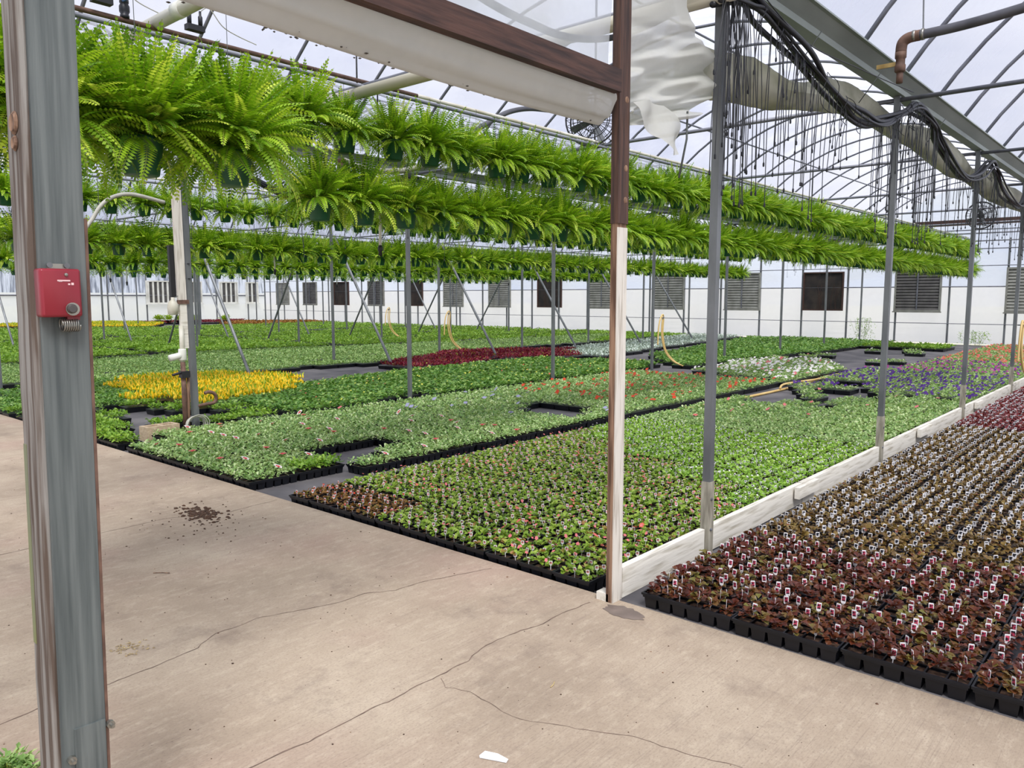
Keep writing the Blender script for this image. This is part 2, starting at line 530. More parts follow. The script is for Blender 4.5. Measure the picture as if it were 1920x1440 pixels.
def seen(pts, m=160):
    for p in pts:
        x, y, d = frame_px(p)
        if d > 0.1 and -m < x < 1920 + m and -m < y < 1440 + m:
            return True
    return False


def structure(o, label, cat):
    return tag(o, label, cat, kind='structure')


o = MB().box(((XL + XR) / 2, (YB + 3.48) / 2, -0.06), (XR - XL, 3.48 - YB, 0.12)).build('floor', M['concrete'])
structure(o, 'worn pinkish concrete walkway with brushed lines and cracks', 'floor')
ZL = -0.04                    # the beds left of the curb lie a little below the walkway
xm = X0 + 0.02
o = MB().box(((XL + xm) / 2, (3.48 + YF) / 2, ZL - 0.06), (xm - XL, YF - 3.48, 0.12)).build('floor.001', M['cloth'])
structure(o, 'grey woven ground cloth under the plant trays left of the curb', 'floor')
o = MB().box(((xm + XR) / 2, (3.48 + YF) / 2, -0.06), (XR - xm, YF - 3.48, 0.12)).build('floor.002', M['cloth'])
structure(o, 'grey woven ground cloth under the begonia trays right of the curb', 'floor')
o = MB().box((-20, 15, -0.30), (320, 320, 0.2)).build('ground', M['earth'])
structure(o, 'grass and dirt ground outside the greenhouse', 'ground')

# roof plastic, one sheet per bay
for k in range(-2, 7):
    xc = colx(k) - BAY / 2
    rows = []
    for j in range(25):
        a = -1 + 2 * j / 24.0
        dx = a * (BAY / 2 - 0.02)
        z = arc_z(dx, 0.03)
        rows.append([(xc + dx, YB, z), (xc + dx, YF, z)])
    o = MB().grid(rows).build('ceiling', M['roof'], smooth=True)
    structure(o, 'clear plastic roof sheet stretched over the pipe bows', 'ceiling')

# far end wall: white plastic below, clearer plastic in the gables
b = MB()
for k in range(-2, 7):
    xa, xb = colx(k + 1), colx(k)
    b.add([(xa, YF, 0), (xb, YF, 0), (xb, YF, 2.0), (xa, YF, 2.0)], [(0, 1, 2, 3)], 0)
    xc = (xa + xb) / 2
    for j in range(16):
        u0, u1 = -1 + j / 8.0, -1 + (j + 1) / 8.0
        p0, p1 = xc + u0 * BAY / 2, xc + u1 * BAY / 2
        b.add([(p0, YF, 2.0), (p1, YF, 2.0), (p1, YF, arc_z(u1 * BAY / 2)), (p0, YF, arc_z(u0 * BAY / 2))], [(0, 1, 2, 3)], 1)
structure(b.build('wall_far', [M['wallfilm'], M['gable']]), 'white plastic end wall with hazy clear gables', 'wall')
b = MB()
b.add([(XL, YB, 0), (XL, YF, 0), (XL, YF, 1.9), (XL, YB, 1.9)], [(0, 1, 2, 3)], 0)
b.add([(XL, YB, 1.9), (XL, YF, 1.9), (XL, YF, 3.66), (XL, YB, 3.66)], [(0, 1, 2, 3)], 1)
structure(b.build('wall_left', [M['leftfilm'], M['moldfilm']]), 'pale plastic side wall streaked grey near its top', 'wall')
structure(MB().add([(XR, YB, 0), (XR, YF, 0), (XR, YF, 3.66), (XR, YB, 3.66)], [(0, 1, 2, 3)]).build('wall_right', M['wallfilm']),
          'white plastic side wall beyond the frame', 'wall')
b = MB()
for k in range(-2, 7):
    xa, xb = colx(k + 1), colx(k)
    xc = (xa + xb) / 2
    for j in range(8):
        u0, u1 = -1 + j / 4.0, -1 + (j + 1) / 4.0
        p0, p1 = xc + u0 * BAY / 2, xc + u1 * BAY / 2
        b.add([(p0, YB, 0), (p1, YB, 0), (p1, YB, arc_z(u1 * BAY / 2)), (p0, YB, arc_z(u0 * BAY / 2))], [(0, 1, 2, 3)], 0)
structure(b.build('wall_back', M['gable']), 'hazy plastic end wall behind the walkway', 'wall')

# pipe bows
bow_b = MB()
bow_b.tube([(math.sin(t) * ARC_R, 0, Z0 + math.cos(t) * ARC_R - (ARC_R - RISE)) for t in
            np.linspace(-math.asin(BAY / 2 / ARC_R), math.asin(BAY / 2 / ARC_R), 23)], 0.021, 6)
bow_me = bow_b.mesh('roof_bow', M['steel_dark'], True)
bayname = {-2: 'second bay to the right', -1: 'bay right of the white curb', 0: 'bay of the nearest ferns', 1: 'second bay of ferns', 2: 'third bay of ferns',
           3: 'fourth bay', 4: 'fifth bay', 5: 'sixth bay', 6: 'bay along the left wall'}
for k in range(-2, 7):
    for i in range(-1, 26):
        y = 0.87 + 1.22 * i
        xc = colx(k) - BAY / 2
        if y > YF - 0.02 or not seen([(xc + s * 3.4, y, arc_z(s * 3.4)) for s in (-1, -.7, -.4, 0, .4, .7, 1)], 60):
            continue
        o = link('roof_bow', bow_me)
        o.location = (xc, y, 0)
        structure(o, 'grey pipe bow, %s from the walkway end, %s' % (ordn(i + 2), bayname[k]), 'roof bow')
# lengthwise purlins, one long pipe each
for k in range(-1, 7):
    xc = colx(k) - BAY / 2
    for s, nm in ((0, 'crown'), (-1.95, 'far slope'), (1.95, 'near slope')):
        o = MB().tube([(xc + s, YB, arc_z(s) - 0.038), (xc + s, YF, arc_z(s) - 0.038)], 0.016, 6).build('purlin', M['steel_dark'])
        structure(o, 'long thin pipe under the roof %s, %s' % (nm, bayname[k]), 'purlin')
# trusses at every post line
tr = MB()
tr.tube([(-BAY / 2, 0, 3.50), (BAY / 2, 0, 3.50)], 0.021, 8)
tr.tube([(0, 0, 3.50), (0, 0, Z0 + RISE - 0.02)], 0.008, 6)
tr_me = tr.mesh('roof_truss', M['steel_dark'], True)
for k in range(-2, 7):
    for i in range(0, 9):
        y = 0.87 + 3.66 * i
        xc = colx(k) - BAY / 2
        if not seen([(xc + s * 3.4, y, 3.5) for s in (-1, -.5, 0, .5, 1)] + [(xc, y, 5.3)], 60):
            continue
        o = link('roof_truss', tr_me)
        o.location = (xc, y, 0)
        structure(o, 'pipe truss on the %s post line, %s' % (ordn(i + 1), bayname[k]), 'roof truss')
# gutters between the bays
for k in range(-1, 7):
    x = colx(k)
    prof = [(-.13, 3.66), (-.06, 3.54), (.045, 3.54), (.05, 3.585), (.135, 3.655), (.165, 3.655), (.165, 3.667), (.13, 3.667), (.04, 3.60), (.035, 3.555), (-.05, 3.555), (-.12, 3.667), (-.155, 3.667), (-.155, 3.66)]
    n = len(prof)
    V = [(x + p[0], YB, p[1]) for p in prof] + [(x + p[0], YF - .02, p[1]) for p in prof]
    F = [(i, (i + 1) % n, n + (i + 1) % n, n + i) for i in range(n)]
    o = MB().add(V, F).build('trim_%d' % (k + 2), M['gutter'])
    structure(o, 'steel roof gutter on the %s post row' % ordn(k + 2), 'gutter')

# end-wall framing
for n_, x in enumerate(np.arange(-50.4, 3.0, 1.75)):
    o = MB().box((x, YF - 0.05, 1.82), (0.06, 0.06, 3.64)).build('trim_%d' % (20 + n_), M['steel'])
    structure(o, 'upright stud of the far white wall', 'stud')
for n_, (z, r) in enumerate(((0.70, 0.014), (2.0, 0.022), (2.72, 0.016), (3.3, 0.02), (3.95, 0.02))):
    o = MB().tube([(XL, YF - 0.10, z), (XR, YF - 0.10, z)], r, 6).build('trim_%d' % (60 + n_), M['steel_dark'])
    structure(o, 'horizontal pipe along the far wall at its %s level' % ordn(n_ + 1), 'wall pipe')
o = MB().tube([(XL + 0.06, YB, 1.74), (XL + 0.06, YF, 1.74)], 0.05, 6).build('trim_70', M['steel_dark'])
structure(o, 'horizontal rail along the left side wall', 'wall pipe')
for n_ in range(8):
    y = 13.2 + n_ * 2.4
    o = MB().box((XL + 0.05, y, 1.82), (0.06, 0.07, 3.6)).build('trim_%d' % (71 + n_), M['steel'])
    structure(o, 'upright stud of the left side wall', 'stud')
o = MB().box((-5.6, YF - 0.14, 4.22), (6.6, 0.06, 0.2)).build('trim_80', M['wood_dark'])
structure(o, 'dark wooden beam across the far gable', 'beam')
o = MB().box((-10.4, YF - 0.14, 3.85), (3.3, 0.05, 0.16), rot=Matrix.Rotation(R(-14), 3, 'Y')).build('trim_81', M['wood_dark'])
structure(o, 'slanting dark wooden brace beside the far gable beam', 'beam')

# cracks along the saw joints of the walkway
def ribbon(b, pts, w, z=0.0015, seed=0, mt=0):
    rg = random.Random(seed)
    fine = []
    for (a, c) in zip(pts[:-1], pts[1:]):
        L = math.hypot(c[0] - a[0], c[1] - a[1])
        n = max(2, int(L / 0.035))
        for i in range(n):
            t = i / n
            fine.append((a[0] + (c[0] - a[0]) * t + rg.uniform(-.005, .005), a[1] + (c[1] - a[1]) * t + rg.uniform(-.005, .005)))
    fine.append(pts[-1])
    L_, R_ = [], []
    for i, p in enumerate(fine):
        q0, q1 = fine[max(i - 1, 0)], fine[min(i + 1, len(fine) - 1)]
        d = Vector((q1[0] - q0[0], q1[1] - q0[1])).normalized()
        ww = w * rg.uniform(0.35, 1.0) * 0.5
        L_.append((p[0] - d.y * ww, p[1] + d.x * ww, z)); R_.append((p[0] + d.y * ww, p[1] - d.x * ww, z))
    b.grid([L_, R_], mt)


b = MB()
ribbon(b, [(-3.36, -1.0), (-3.37, 0.85), (-3.39, 1.00), (-3.38, 1.16), (-3.39, 1.34), (-3.40, 1.49), (-3.43, 1.68), (-3.52, 1.82), (-3.51, 1.95), (-3.53, 2.05), (-3.49, 2.15), (-3.38, 2.47), (-3.38, 2.63), (-3.29, 2.77), (-3.28, 2.93), (-3.20, 3.18), (-3.12, 3.39)], 0.0055, seed=1)
ribbon(b, [(-2.40, 0.2), (-2.39, 1.37), (-2.39, 1.47), (-2.37, 1.57), (-2.38, 1.72), (-2.38, 1.87), (-2.37, 2.00), (-2.38, 2.12), (-2.37, 2.20), (-2.38, 2.33), (-2.38, 2.43), (-2.41, 2.52), (-2.43, 2.67), (-2.40, 2.87), (-2.38, 2.93), (-2.38, 3.14), (-2.36, 3.35)], 0.0075, seed=2)
ribbon(b, [(-2.35, 2.23), (-2.28, 2.19), (-2.18, 2.23), (-2.02, 2.21), (-1.92, 2.20), (-1.84, 2.22), (-1.48, 2.39), (-1.29, 2.42), (-1.0, 2.5)], 0.0035, seed=3)
ribbon(b, [(-5.66, 0.9), (-5.67, 1.51), (-5.68, 1.95), (-5.67, 2.16), (-5.68, 2.49), (-5.69, 2.57), (-5.49, 2.99), (-5.54, 3.44)], 0.006, seed=4)
structure(b.build('trim_90', M['crack']), 'thin dark cracks running through the concrete walkway', 'crack')
b = MB()
rg = random.Random(7)
pts = []
for i in range(26):
    a = 2 * PI * i / 26
    pts.append((-2.15 + 0.13 * math.cos(a) * rg.uniform(.75, 1.1), 3.355 + 0.075 * math.sin(a) * rg.uniform(.75, 1.05), 0.002))
b.add(pts, [tuple(range(26))])
structure(b.build('trim_91', M['wet']), 'damp dark stain on the concrete beside the wooden post', 'stain')

# ------------------------------------------------------------------ posts, curb, header, curtains
rowname = {0: 'post row along the white curb', 1: 'second post row', 2: 'third post row', 3: 'fourth post row', 4: 'fifth post row', 5: 'sixth post row', 6: 'seventh post row'}


def steel_post(k, i):
    x, y = colx(k), 0.87 + 3.66 * i
    zb = 0.0 if k == 0 else ZL
    t = thing('steel_post', 'grey steel post, %s from the concrete walkway in the %s' % (ordn(i), rowname[k]), 'post', (x, y, 0), 0,
              'steel posts of the ' + rowname[k])
    MB().box((0, 0, (3.535 + zb) / 2), (0.052, 0.052, 3.535 - zb)).build('shaft', M['steel'], t)
    if k < 1:
        MB().box((0, 0, 0.235), (0.062, 0.062, 0.47)).build('base_sleeve', M['sleeve'], t)
        for zz in (0.16, 0.36):
            MB().lathe((0.031, -0.01, zz), [(0.009, 0), (0.009, 0.009), (0.003, 0.011)], 8, axis='x').build('bolt', M['steel_dark'], t)
    return t


for k in range(0, 7):
    for i in range(1, 9):
        x, y = colx(k), 0.87 + 3.66 * i
        if (k, i) == (1, 1) or not seen([(x, y, 0.1), (x, y, 1.6), (x, y, 2.6), (x, y, 3.4)], 40):
            continue
        steel_post(k, i)
# slanting braces of the third and fourth post rows
for k, s, hh in ((2, 1, 2.2), (3, -1, 2.3), (4, 1, 2.2)):
    for i in range(2, 8):
        x, y = colx(k), 0.87 + 3.66 * i
        if not seen([(x + s * 1.9, y, 0.05), (x, y, 2.6)], 0):
            continue
        o = MB().tube([(x + s * 2.2, y + .09, ZL), (x + s * 0.05, y + .09, 3.1)], 0.032, 8).build('slanting_brace', M['steel'])
        tag(o, 'slanting pipe brace beside the %s post of the %s' % (ordn(i), rowname[k]), 'brace', 'slanting pipe braces')

# the dark weathered wooden post where curb and walkway meet
t = thing('wooden_post', 'tall wooden post, white below and dark above, at the curb end', 'post', (X0, 3.46, 0))
MB().box((-0.003, 0, 1.02), (0.036, 0.090, 2.04)).build('brown_stud', M['wood_brown'], t)
MB().box((0.0185, 0.001, 1.0), (0.007, 0.088, 2.0)).build('white_face', M['wood_white'], t)
MB().box((0.0, 0.0, 2.78), (0.046, 0.096, 1.52)).build('upper_shaft', M['wood_dark_v'], t)
for zz in (2.30, 2.14, 2.64):
    MB().lathe((0.0225, 0.02, zz), [(0.018, 0), (0.013, 0.003), (0.001, 0.004)], 10, axis='x').build('knot', M['wood_brown'], t)
MB().box((-0.045, -0.01, 0.022), (0.075, 0.07, 0.044)).build('footing_block', M['wood_curb'], t)

# the near weathered post
t = thing('wooden_post', 'near weathered wooden post with grey face and split brown side', 'post', (X0, 0.74, 0))
t.rotation_euler = (R(-0.9), 0, 0)
b = MB()
sh = [(-0.062, -0.052), (-0.055, -0.066), (0.045, -0.066), (0.058, -0.055), (0.058, 0.062), (0.05, 0.068), (-0.062, 0.068)]
V, F = [], []
zs = np.linspace(0.0, 3.5, 36)
rg = random.Random(3)
for zi, z in enumerate(zs):
    for (x, y) in sh:
        V.append((x + rg.uniform(-.0012, .0012), y + rg.uniform(-.0012, .0012), z))
for i in range(len(zs) - 1):
    for j in range(len(sh)):
        j2 = (j + 1) % len(sh)
        F.append((i * len(sh) + j, i * len(sh) + j2, (i + 1) * len(sh) + j2, (i + 1) * len(sh) + j))
b.add(V, F)
b.build('timber_core', M['wood_split'], t)
MB().box((0.064, 0.006, 1.75), (0.013, 0.112, 3.5)).build('grey_facing_board', M['wood_grey'], t)
MB().box((0.0635, 0.067, 1.0), (0.011, 0.008, 1.7)).build('rusty_edge_strip', M['rust'], t)
MB().box((-0.044, -0.066, 0.98), (0.020, 0.003, 0.55)).build('algae_streak', M['algae'], t)
k_ = MB()
for ring, r_ in ((0, 0.03), (1, 0.02)):
    k_.lathe((0.0, -0.067, 2.08 - ring * .05), [(r_, 0), (r_ * .7, -0.006), (0.001, -0.003)], 14, axis='y')
k_.build('knot', M['wood_brown'], t)
MB().box((0.073, 0.02, 0.30), (0.006, 0.08, 0.36)).build('base_bracket', M['wood_grey'], t)
for (yy, zz) in ((-0.03, 0.40), (0.072, 0.46), (0.072, 0.28)):
    MB().lathe((0.07, yy, zz), [(0.011, 0), (0.011, 0.014), (0.005, 0.014), (0.005, 0.028)], 8, axis='x').build('bolt', M['coil'], t)

# red thermostat control on the near post
t = thing('thermostat', 'small red control box with knob and coil on the near post', 'thermostat', (X0 + 0.0725, 0.752, 1.655))
b = MB()
prof = []
w, h, d, bev = 0.096, 0.122, 0.042, 0.007
def rbox(b, w, h, d, bev, mt=0):
    """box with rounded edges, its back on x = 0"""
    rings = []
    for (xx, ins) in ((0, 0), (d - bev, 0), (d - bev * .3, bev * .35), (d, bev)):
        ring = []
        for (sy, sz) in ((-1, -1), (1, -1), (1, 1), (-1, 1)):
            cy, cz = sy * (w / 2 - bev), sz * (h / 2 - bev)
            a0 = {(-1, -1): 180, (1, -1): 270, (1, 1): 0, (-1, 1): 90}[(sy, sz)]
            for a in (0, 30, 60, 90):
                an = R(a0 + a)
                rr = max(bev - ins, 0.0005)
                ring.append((xx, cy + math.cos(an) * rr, cz + math.sin(an) * rr))
        rings.append(ring)
    n = len(rings[0])
    V = [p for rg_ in rings for p in rg_]
    F = [(i * n + j, i * n + (j + 1) % n, (i + 1) * n + (j + 1) % n, (i + 1) * n + j) for i in range(len(rings) - 1) for j in range(n)]
    F += [tuple(range(n - 1, -1, -1)), tuple((len(rings) - 1) * n + j for j in range(n))]
    b.add(V, F, mt)
rbox(b, w, h, d, bev)
b.build('housing', M['red'], t, True)
MB().box((0.005, 0.006, 0.067), (0.006, 0.05, 0.014)).build('mounting_bracket', M['coil'], t)
for yy in (-0.014, 0.026):
    MB().lathe((0.008, yy, 0.070), [(0.007, 0), (0.007, 0.006), (0.003, 0.006)], 10, axis='x').build('bracket_screw', M['steel'], t)
MB().lathe((0.042, 0.012, 0.046), [(0.0045, 0), (0.004, 0.003), (0.001, 0.004)], 10, axis='x').build('cover_screw', M['coil'], t)
mk = MB()
for (yy, zz, ww, hh) in ((0.006, 0.031, 0.030, 0.0035), (0.026, 0.023, 0.006, 0.006), (0.018, 0.022, 0.005, 0.004), (-0.002, 0.029, 0.008, 0.002)):
    mk.box((0.0425, yy, zz), (0.001, ww, hh))
mk.build('worn_print', M['redmark'], t)
MB().lathe((0.042, 0.020, -0.040), [(0.0125, 0), (0.012, 0.008), (0.009, 0.012), (0.001, 0.012)], 18, axis='x').build('knob', M['knob'], t)
MB().lathe((0.042, 0.023, -0.041), [(0.017, 0), (0.0165, 0.0022), (0.001, 0.0024)], 18, axis='x').build('dial_plate', M['coil'], t)
pts = [(0.018 + 0.0165 * math.cos(a), 0.001 + a / (2 * PI) * 0.0052, -0.082 + 0.0165 * math.sin(a)) for a in np.linspace(0, 2 * PI * 8, 8 * 18)]
MB().tube(pts, 0.0018, 6).build('sensor_coil', M['coil'], t, True)
MB().box((0.018, 0.03, -0.063), (0.016, 0.03, 0.012)).build('coil_holder', M['red'], t)

# white board curb: boards end to end, each a thing
spans = [(3.52, 4.47), (4.59, 6.13), (6.14, 8.13), (8.25, 11.79), (11.91, 15.45), (15.57, 19.11), (19.23, 22.77)]
for n_, (y0, y1) in enumerate(spans):
    b = MB()
    xs_ = X0 - 0.005 - (0.006 if n_ % 2 else 0)
    b.box((xs_, (y0 + y1) / 2, 0.085), (0.042, y1 - y0, 0.17 - (0.006 if n_ % 2 else 0)))
    o = b.build('curb_board', M['wood_curb'])
    tag(o, 'long white painted curb board on edge, %s from the walkway' % ordn(n_ + 1), 'board', 'white curb boards')
for n_, (y, L) in enumerate(((6.15, 0.42), (9.75, 0.5), (12.7, 0.4))):
    o = MB().box((X0 + 0.045, y, 0.125), (0.04, L, 0.09)).build('splice_block', M['wood_curb'])
    tag(o, 'short white block nailed on the curb, %s from the walkway' % ordn(n_ + 1), 'block', 'curb splice blocks')

# dark header beam over the walkway opening
b = MB().box((X0 + 0.03, 0.9, 2.708), (0.05, 4.96, 0.108))
o = b.build('header_beam', M['wood_dark'])
tag(o, 'dark stained wooden header beam over the walkway opening', 'beam')
# gathered plastic curtain rolled under it
b = MB()
rows = []
for i in range(46):
    y = -1.0 + i * (4.40 / 45)
    ring = []
    for j in range(44):
        a = 2 * PI * j / 44
        f = 1 + 0.07 * math.sin(3 * a + y * 0.5) + 0.05 * math.sin(8 * a + y * 0.7) + 0.02 * math.sin(14 * a - y)
        sx, sz = 0.085 * f, 0.125 * f
        ring.append((X0 - 0.085 + math.cos(a) * sx + 0.01 * math.sin(y * 2), y, 2.655 + math.sin(a) * sz + 0.012 * math.sin(y * 1.7)))
    ring.append(ring[0])
    rows.append(ring)
b.grid(rows)
t = b.build('rolled_curtain', M['curtain'], None, True)
tag(t, 'thick roll of white plastic curtain under the header beam', 'curtain')
b = MB()
rg = random.Random(5)
for i in range(90):
    y = rg.uniform(-0.4, 3.3)
    if rg.random() < 0.5: y = rg.gauss(1.9, 0.4)
    b.lathe((X0 - 0.10 + rg.uniform(-.05, .03), y, 2.526 + 0.012 * math.sin(y * 1.7) + rg.uniform(0, .01)), [(0.001, -0.003), (rg.uniform(.004, .009), 0), (0.001, 0.003)], 6)
tag(b.build('mildew_speck', M['knob'], t), kind='stuff')
# hazy sheet hung above the header
rows = []
for i in range(13):
    z = 2.76 + i * (0.80 / 12)
    rows.append([(X0 - 0.03 + 0.012 * math.sin(5 * y + i * .5), y, z) for y in np.linspace(0.84, 3.40, 40)])
o = MB().grid(rows).build('hanging_sheet', M['sheet'], None, True)
tag(o, 'hazy plastic sheet hung above the dark header beam', 'plastic sheet')
# draped sheet between the wooden post and the first steel post
L_ = [(3.545, 3.60), (3.54, 3.16), (3.535, 3.0), (3.535, 2.81), (3.535, 2.63), (3.54, 2.53)]
R_ = [(4.22, 3.60), (4.20, 3.30), (4.30, 3.20), (4.53, 3.10), (4.53, 2.87), (4.24, 2.68)]
def lerp_path(P, t):
    s = t * (len(P) - 1); i = min(int(s), len(P) - 2); f = s - i
    return (P[i][0] + (P[i + 1][0] - P[i][0]) * f, P[i][1] + (P[i + 1][1] - P[i][1]) * f)
rows = []
nv, nu = 90, 36
for i in range(nv):
    t_ = i / (nv - 1)
    (ya, za), (yb, zb) = lerp_path(L_, t_), lerp_path(R_, t_)
    row = []
    for j in range(nu):
        u = j / (nu - 1)
        y = ya + (yb - ya) * u
        z = za + (zb - za) * u
        amp = min(1.0, max(0, (t_ - 0.3) * 2.2))
        fold = 0.045 * math.sin(30 * t_ + 2.4 * math.sin(3 * u) + 3 * u) + 0.03 * math.sin(52 * t_ - 5 * u) + 0.012 * math.sin(90 * t_ + 9 * u)
        x = X0 - 0.05 - 0.10 * amp * math.sin(PI * u) + fold * amp
        row.append((x, y, z))
    rows.append(row)
t = thing('draped_sheet', 'bunched plastic sheet draped between the wooden and first steel post', 'plastic sheet', (0, 0, 0))
MB().grid(rows).build('sheet', M['drape'], t, True)
F_ = [(3.54, 2.64), (3.70, 2.68), (3.86, 2.68), (4.02, 2.60)]
G_ = [(3.55, 2.52), (3.75, 2.51), (3.86, 2.44), (3.95, 2.43)]
rows = []
for i in range(14):
    t_ = i / 13
    row = []
    for j in range(16):
        u = j / 15
        a, c = lerp_path(F_, u), lerp_path(G_, u)
        row.append((X0 + 0.02 + 0.05 * t_ + 0.025 * math.sin(9 * u + 3 * t_), a[0] + (c[0] - a[0]) * t_ + 0.01 * math.sin(8 * t_), a[1] + (c[1] - a[1]) * t_ - 0.03 * math.sin(PI * u) * t_))
    rows.append(row)
MB().grid(rows).build('hanging_flap', M['drape'], t, True)
# long sagging roll behind the curb posts
C_ = [(4.57, 3.00, .13), (5.05, 3.07, .135), (5.6, 3.08, .115), (6.1, 3.15, .11), (6.5, 3.25, .13), (6.95, 3.31, .12), (7.6, 3.33, .09), (8.6, 3.27, .085), (9.3, 3.33, .12), (10.0, 3.33, .14), (11.0, 3.24, .14), (11.85, 3.22, .09),
      (12.8, 3.25, .14), (14.0, 3.18, .16), (15.0, 3.24, .14), (16, 3.2, .12), (18, 3.24, .14), (20, 3.2, .13), (24, 3.24, .13), (28, 3.2, .13), (31, 3.22, .12)]
cy = np.array([c[0] for c in C_]) * 1.06; cz = 1.645 + (np.array([c[1] for c in C_]) - 1.645) * 1.065; cr = np.array([c[2] for c in C_]) * 1.06
rows = []
rg = random.Random(12)
for y in np.concatenate([np.arange(4.62, 15.2, 0.09), np.arange(15.2, 31, 0.4)]):
    z, r = np.interp(y, cy, cz), np.interp(y, cy, cr)
    ring = []
    for j in range(20):
        a = 2 * PI * j / 20
        f = 1 + 0.10 * math.sin(2 * a + y * 2.3) + 0.06 * math.sin(5 * a + 3.1 * y) + rg.uniform(-.03, .03)
        ring.append((X0 - 0.245 + math.cos(a) * r * f, y, z + math.sin(a) * r * f))
    ring.append(ring[0])
    rows.append(ring)
o = MB().grid(rows).build('rolled_curtain', M['curtain_dirty'], None, True)
tag(o, 'long dirty roll of plastic curtain sagging behind the curb posts', 'curtain')
# cords tying up the sheet and thin cable stays
def cable(pts, r, mt, name, label, cat, group=None, n=6):
    o = MB().tube(pts, r, n).build(name, M[mt], None, True)
    return tag(o, label, cat, group)
def spline(P, n=8):
    """smooth path through points"""
    out = []
    P = [Vector(p) for p in P]
    for i in range(len(P) - 1):
        p0, p1, p2, p3 = P[max(i - 1, 0)], P[i], P[i + 1], P[min(i + 2, len(P) - 1)]
        for s in range(n):
            t = s / n
            out.append(0.5 * ((2 * p1) + (p2 - p0) * t + (2 * p0 - 5 * p1 + 4 * p2 - p3) * t * t + (3 * p1 - p0 - 3 * p2 + p3) * t ** 3))
    out.append(P[-1])
    return out
cable(spline([(X0 - .17, 1.8, 3.1), (X0 - .17, 2.57, 2.95), (X0 - .17, 2.96, 2.92), (X0 - .17, 3.25, 2.93), (X0 - .17, 3.63, 3.02), (X0 - .17, 4.07, 3.21), (X0 - .17, 4.46, 3.42)]), 0.018, 'tube', 'power_cable',
      'dark cable sagging behind the hazy sheet above the header', 'cable')
cable([(X0 - .04, 4.22, 2.72), (X0 - .03, 4.20, 2.56), (X0 - .03, 4.12, 2.33)], 0.006, 'wire', 'tie_cord', 'thin cord hanging below the draped plastic sheet', 'cord')
cable(spline([(X0 + .16, 4.45, 3.54), (X0 + .16, 5.4, 3.36), (X0 + .16, 6.6, 3.42), (X0 + .16, 8.1, 3.53)]), 0.004, 'tube', 'stay_wire', 'thin twisted wire below the gutter beside the curb posts', 'wire')
for n_, y in enumerate((5.9, 7.3, 9.6)):
    cable([(X0 + .10, y, 3.55), (X0 - .06, y - .03, 3.32)], 0.004, 'wire', 'tie_cord', 'thin cord holding up the dirty curtain roll, %s from the walkway' % ordn(n_ + 1), 'cord')

# ------------------------------------------------------------------ hanging ferns
def fern_mesh(seed, nf, npair, spread=1.0):
    rg = np.random.default_rng(seed)
    b = MB()
    for f in range(nf):
        az = rg.uniform(0, 2 * PI)
        q = f % 6
        if q == 0 or (q == 5 and f % 4 == 1): el, L, droop = R(rg.uniform(58, 90)), rg.uniform(.24, .40), rg.uniform(.2, .9)
        elif q < 4: el, L, droop = R(rg.uniform(22, 64)), rg.uniform(.24, .39), rg.uniform(.5, 1.5)
        else: el, L, droop = R(rg.uniform(-10, 30)), rg.uniform(.20, .37), rg.uniform(.8, 2.1)
        L *= spread
        tone = np.clip(rg.normal(0.5, 0.24), 0, 1)
        n = npair
        t = np.linspace(0, 1, n + 1)
        e = el - droop * t ** 1.3
        step = L / n
        ca, sa = math.cos(az), math.sin(az)
        r = np.concatenate([[0], np.cumsum(np.cos(e[:-1]) * step)])
        h = np.concatenate([[0], np.cumsum(np.sin(e[:-1]) * step)])
        sway = rg.normal(0, 0.05) * t ** 2
        r0 = rg.uniform(0.0, 0.075)
        P = np.stack([(r0 + r) * ca - sa * sway, (r0 + r) * sa + ca * sway, h + 0.075], 1)
        T = np.stack([np.cos(e) * ca, np.cos(e) * sa, np.sin(e)], 1)
        S = np.array([-sa, ca, 0.0])
        roll = rg.normal(0, 0.35)
        U = np.cross(T, S)
        Sr = S * math.cos(roll) + U * math.sin(roll)
        i0 = max(1, int(n * 0.16))
        idx = np.arange(i0, n)
        tt = t[idx]
        ln = 0.036 * spread * (0.35 + 0.65 * np.sin(np.clip((tt - 0.02) / 0.5, 0, 1) * PI / 2)) * np.clip((1.04 - tt) / 0.55, 0, 1) ** 0.75
        wd = step * 0.92
        V = []; att = []
        for s in (-1, 1):
            D = Sr[idx] * s * 0.93 + T[idx] * 0.34 + U[idx] * -0.12
            D = D + np.array([0, 0, -0.12])
            base = P[idx]
            tip = base + D * ln[:, None]
            mid = base + D * (ln * 0.45)[:, None]
            hw = T[idx] * (wd * 0.5)
            V.append(np.stack([base, mid + hw, tip, mid - hw], 1).reshape(-1, 3))
            att.append(np.repeat(np.clip(tone + rg.normal(0, 0.07, len(idx)) + 0.12 * (tt - .5), 0, 1), 4))
        V = np.concatenate(V); att = np.concatenate(att)
        F = np.arange(len(V)).reshape(-1, 4)
        b.fast(V, F, 0, att)
        # midrib
        w = Sr * 0.0013
        A = np.concatenate([P - w, P + w]); m = n + 1
        F = [(i, i + 1, m + i + 1, m + i) for i in range(n)]
        b.fast(A, F, 1, np.full(len(A), tone, np.float32))
    return b.mesh('fronds', [M['fern'], M['frondstem']])


FERN = [fern_mesh(100 + i, 230, 20, 1.16) for i in range(5)]
FERN_BIG = [fern_mesh(200 + i, 330, 24, 1.3) for i in range(4)]
FERN_FAR = [fern_mesh(300 + i, 160, 12, 1.16) for i in range(4)]
pb = MB()
pb.lathe((0, 0, 0), [(0.001, -0.088), (0.074, -0.088), (0.078, -0.084), (0.101, 0.062), (0.108, 0.063), (0.109, 0.084), (0.101, 0.085), (0.096, 0.06), (0.001, 0.055)], 22)
POT = pb.mesh('pot', [M['pot']], True)

